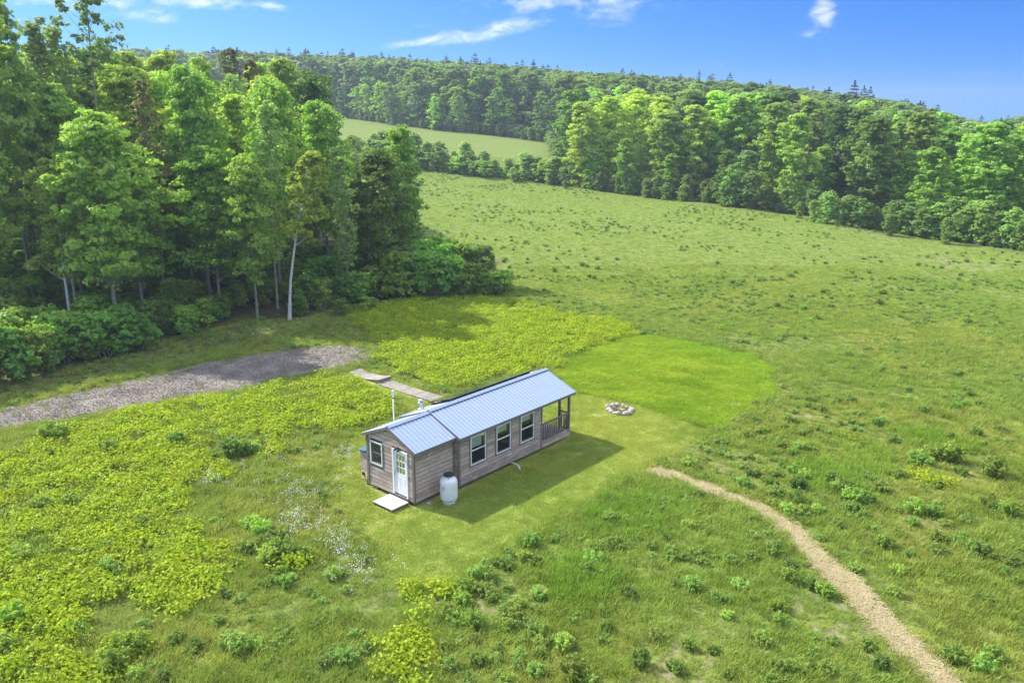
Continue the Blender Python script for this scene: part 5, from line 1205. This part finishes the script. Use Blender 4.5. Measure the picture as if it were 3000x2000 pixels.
def straw_mesh(seed):
    rng = np.random.default_rng(seed); n = 40; a = rng.uniform(0, 6.28, n); c = np.stack([rng.uniform(-.25, .25, n), rng.uniform(-.25, .25, n), rng.uniform(.005, .05, n)], -1)
    d = np.stack([np.cos(a), np.sin(a), rng.normal(0, .18, n)], -1)*rng.uniform(.05, .13, (n, 1)); w = np.stack([-np.sin(a), np.cos(a), 0*a], -1)*.006
    return quad_mesh('straw', np.stack([c-d-w, c+d-w, c+d+w, c-d+w], 1), [M_STRAW])
P_ = np.array(PATHC); n = 30000; x = rng0.uniform(P_[:, 0].min()-1, P_[:, 0].max()+1, n); y = rng0.uniform(P_[:, 1].min()-1, P_[:, 1].max()+1, n); k = edgedist(x, y, PATHC, False) < .27+.26*(vnoise(x, y, .4)-.4); x, y = x[k], y[k]
scatter('loose_straw', [straw_mesh(i) for i in (1, 2, 3)], np.stack([x, y, H(x, y)+.03], -1), rng0.uniform(0, 6.28, len(x)), rng0.uniform(.8, 1.3, len(x)), kind='stuff', label='loose straw mulch lying on the curved path', category='straw')
def pebble_mesh(seed):
    rng = np.random.default_rng(seed); n = 14; c = np.stack([rng.uniform(-.4, .4, n), rng.uniform(-.4, .4, n), np.zeros(n)], -1); s = rng.uniform(.012, .035, (n, 1)); Q = []
    for a in range(4):
        t0, t1 = a*np.pi/2, (a+1)*np.pi/2
        o0 = np.array([math.cos(t0), math.sin(t0), 0])*s; o1 = np.array([math.cos(t1), math.sin(t1), 0])*s; up = np.array([0, 0, .8])*s
        Q.append(np.stack([c+o0, c+o1, c+o1*.45+up, c+o0*.45+up], 1))
    Q.append(np.stack([c+np.array([math.cos(a*np.pi/2), math.sin(a*np.pi/2), 0])*s*.45+np.array([0, 0, .8])*s for a in range(4)], 1)); return quad_mesh('pebbles', np.concatenate(Q), [M_GRAVEL])
P_ = np.array(ROAD); n = 9000; x = rng0.uniform(P_[:, 0].min(), P_[:, 0].max(), n); y = rng0.uniform(P_[:, 1].min(), P_[:, 1].max(), n); k = sdist(x, y, ROAD) > .1; x, y = x[k][:1500], y[k][:1500]
scatter('gravel_stones', [pebble_mesh(i) for i in (1, 2, 3)], np.stack([x, y, H(x, y)+.015], -1), rng0.uniform(0, 6.28, len(x)), rng0.uniform(.8, 1.5, len(x)), kind='stuff', label='loose gravel stones scattered on the drive', category='gravel')
n = 1300; e = rng0.integers(0, len(ROAD), n); a = np.array(ROAD)[e]; b = np.array(ROAD)[(e+1) % len(ROAD)]; t = rng0.random((n, 1)); q = a+(b-a)*t+rng0.normal(0, 1, (n, 2))*rng0.choice([.35, .5, 1.2], (n, 1))
scatter('roadside_grass', GT, np.stack([q[:, 0], q[:, 1], H(q[:, 0], q[:, 1])], -1), rng0.uniform(0, 6.28, n), rng0.uniform(.3, .75, n), kind='stuff', label='short grass creeping over the edges of the gravel drive', category='grass')
def flower_mesh(seed, m, s, h, n=16):
    rng = np.random.default_rng(seed); P = np.stack([rng.normal(0, .10, n), rng.normal(0, .10, n), rng.uniform(.6, 1.1, n)*h], -1)
    return quad_mesh('flowers', leaves(rng, P, np.tile([0, 0, 1.], (n, 1)), s, 1.0, .35, .5), [m])
FLW = [flower_mesh(600+i, M_PETAL, .030, .40, 11) for i in range(3)]; FLY = [flower_mesh(610+i, M_YPETAL, .03, .36, 5) for i in range(2)]
fp = [((515, 1107), .55, 26), ((500, 1112), .3, 8), ((690, 1150), .45, 30), ((692, 1205), .5, 42), ((705, 1228), .3, 18), ((670, 1125), .5, 10), ((640, 1130), .8, 12), ((790, 1050), .35, 24), ((800, 1060), .2, 8), ((782, 1245), .3, 22), ((790, 1280), .35, 26), ((775, 1215), .4, 12), ((820, 1335), .4, 16), ((800, 1320), .3, 10), ((860, 1335), .5, 8), ((740, 1110), 1.2, 26), ((700, 1090), 1.2, 18), ((1700, 937), .3, 8), ((600, 765), 1.4, 40), ((650, 758), .8, 26), ((560, 775), .7, 18), ((1045, 920), .8, 10), ((925, 880), .7, 14), ((1000, 905), .6, 10), ((770, 1150), 1.0, 14), ((690, 1178), .4, 10)]
q = np.concatenate([np.array(GD(*c))+rng0.normal(0, s, (n, 2)) for c, s, n in [(c_, s_2*1.15, int(n_*.75)) for c_, s_2, n_ in fp]]); k = ~incabin(q[:, 0], q[:, 1], .5); q = q[k]
scatter('white_flowers', FLW, np.stack([q[:, 0], q[:, 1], H(q[:, 0], q[:, 1])], -1), rng0.uniform(0, 6.28, len(q)), rng0.uniform(.7, 1.2, len(q)), kind='stuff', label='drifts of small white and lilac wildflowers left of the cabin', category='flowers')
x, y, D = wedge(1100, 24, 70); k = clearall(x, y) & (sdist(x, y, LAWN) < -.2) & (vnoise(x, y, 6) > .5); x, y = x[k], y[k]
scatter('yellow_flowers', FLY, np.stack([x, y, H(x, y)], -1), rng0.uniform(0, 6.28, len(x)), rng0.uniform(.7, 1.2, len(x)), kind='stuff', label='tiny yellow wildflowers dotted through the meadow grass', category='flowers')
# ------------------------------------------------------------------ labels: each thing by its look and its rank from a landmark
ORD = ['nearest', 'second nearest', 'third nearest', 'fourth nearest', 'fifth nearest', 'sixth nearest', 'seventh nearest', 'eighth nearest', 'ninth nearest', 'tenth nearest', 'eleventh nearest', 'twelfth nearest', 'thirteenth nearest', 'fourteenth nearest', 'fifteenth nearest', 'sixteenth nearest', 'seventeenth nearest', 'eighteenth nearest', 'nineteenth nearest', 'twentieth nearest', 'twenty-first nearest', 'twenty-second nearest', 'twenty-third nearest', 'twenty-fourth nearest', 'twenty-fifth nearest', 'twenty-sixth nearest', 'twenty-seventh nearest', 'twenty-eighth nearest', 'twenty-ninth nearest', 'thirtieth nearest']
LM = {'weed': [('the top end of the straw path', GD(1512, 1084)), ('the middle of the straw path', GD(1850, 1255)), ('the bottom end of the straw path', GD(2130, 1535)), ('the near corner of the lawn', GD(985, 1352)), ('the right corner of the lawn', GD(1640, 993)), ('the white flower drifts', GD(692, 1200)), ('the lower left corner of the photo', GD(0, 1568)), ('the lower right corner of the photo', GD(2352, 1568)), ('the bottom middle of the photo', GD(1250, 1568)), ('the right edge of the photo', GD(2352, 1150)), ('the lawn edge facing the path', GD(1300, 1190)), ('the left side of the cabin', GD(780, 990)), ('the saplings on the right', GD(2200, 600)), ('the fire ring', GD(1425, 940)), ('the upper right of the meadow', GD(2300, 800)), ('the middle of the meadow', GD(1900, 780)), ('the bare soil strip', GD(1600, 770)), ('the yellow leaf patch', GD(2130, 1105)), ('the lush grass corner', GD(1760, 880)), ('the meadow right of the lawn', GD(1900, 950)), ('the right meadow', GD(2150, 900)), ('the far right meadow', GD(2300, 700)), ('the willow bush', GD(1180, 660))],
      'bush': [('the leaning white birch', GD(660, 735)), ('the twin white birches', GD(160, 760)), ('the left end of the drive', GD(0, 940)), ('the dark corner tree', GD(880, 680)), ('the willow bush', GD(1150, 660)), ('the middle of the drive', GD(420, 840))],
      'left': [('the leaning white birch', GD(660, 735)), ('the tall slender aspen', at(345, 76)), ('the twin white birches', GD(160, 760)), ('the left edge of the photo', at(0, 80)), ('the round dark tree', at(935, 103)), ('the dark corner tree', at(1130, 77)), ('the reddish budding trees', at(740, 97)), ('the pale skyline crown', at(520, 94)), ('the back of the left wood', at(500, 125)), ('the far left back', at(100, 120))],
      'right': [('the first lime tree', at(1700, 168)), ('the dark bare trunked gap', at(2350, 150)), ('the pale tall tree', at(2560, 138)), ('the right edge of the photo', at(3000, 130)), ('the bright yellow crown', at(2735, 126)), ('the dark grey green crown', at(2010, 168)), ('the skyline over the gap', at(2300, 200)), ('the skyline over the lime trees', at(1850, 215)), ('the skyline at the far right', at(2850, 170))],
      'sapling': [('the right edge of the photo', at(3000, 120)), ('the dark bare trunked gap', at(2350, 140)), ('the first lime tree', at(1750, 165))], 'hedge': [('the first lime tree', at(1680, 165)), ('the left wood', at(1000, 185)), ('the middle of the hedge', at(1350, 175))],
      'far': [('the left end of the upper meadow', at(1020, 300)), ('the right end of the upper meadow', at(1600, 260)), ('the middle of the upper meadow', at(1300, 280))], 'pine': [('the left wood', at(600, 420)), ('the middle of the skyline', at(1200, 430)), ('the lime trees', at(1800, 380))]}
def dirword(x, y, p):
    u, d = udof(x, y); u0, d0 = udof(*p); dx = (u-u0)/FPX*d; dy = d-d0
    return ('right of' if dx > 0 else 'left of') if abs(dx) > abs(dy) else ('behind' if dy > 0 else 'in front of')
bins = {}
for o, look, zone, x, y in TREES:
    if look.startswith('#'): o['label'] = look[1:]; continue
    nm, p = min(LM[zone], key=lambda q: (q[1][0]-x)**2+(q[1][1]-y)**2)
    bins.setdefault((look.split()[-1], zone, nm, dirword(x, y, p)), []).append((math.hypot(x-p[0], y-p[1]), o, look))
for (kw, zone, nm, dw), L_ in bins.items():
    L_.sort(key=lambda q: q[0])
    for i, (_, o, look) in enumerate(L_):
        wds = ORD[i].split() if i < len(ORD) else [str(i)]
        lb = '%s, %s %s %s' % (look, ORD[min(i, len(ORD)-1)], dw, nm)
        if len(lb.split()) > 16: lb = lb.replace(' nearest', '').replace(' in front of', ' before')
        o['label'] = lb
# ------------------------------------------------------------------ air
def haze():
    m = bpy.data.materials.new('air'); m.use_nodes = True; T = NT(m.node_tree); T.n.clear()
    v = T.new('ShaderNodeVolumePrincipled'); v.inputs['Color'].default_value = (.72, .85, 1, 1); v.inputs['Density'].default_value = .00040; v.inputs['Anisotropy'].default_value = .3
    T.l.new(v.outputs[0], T.new('ShaderNodeOutputMaterial').inputs['Volume'])
    MB().box(-1650, 1690, -1650, 1690, -9, 62).build('haze', m, kind='stuff')
haze()
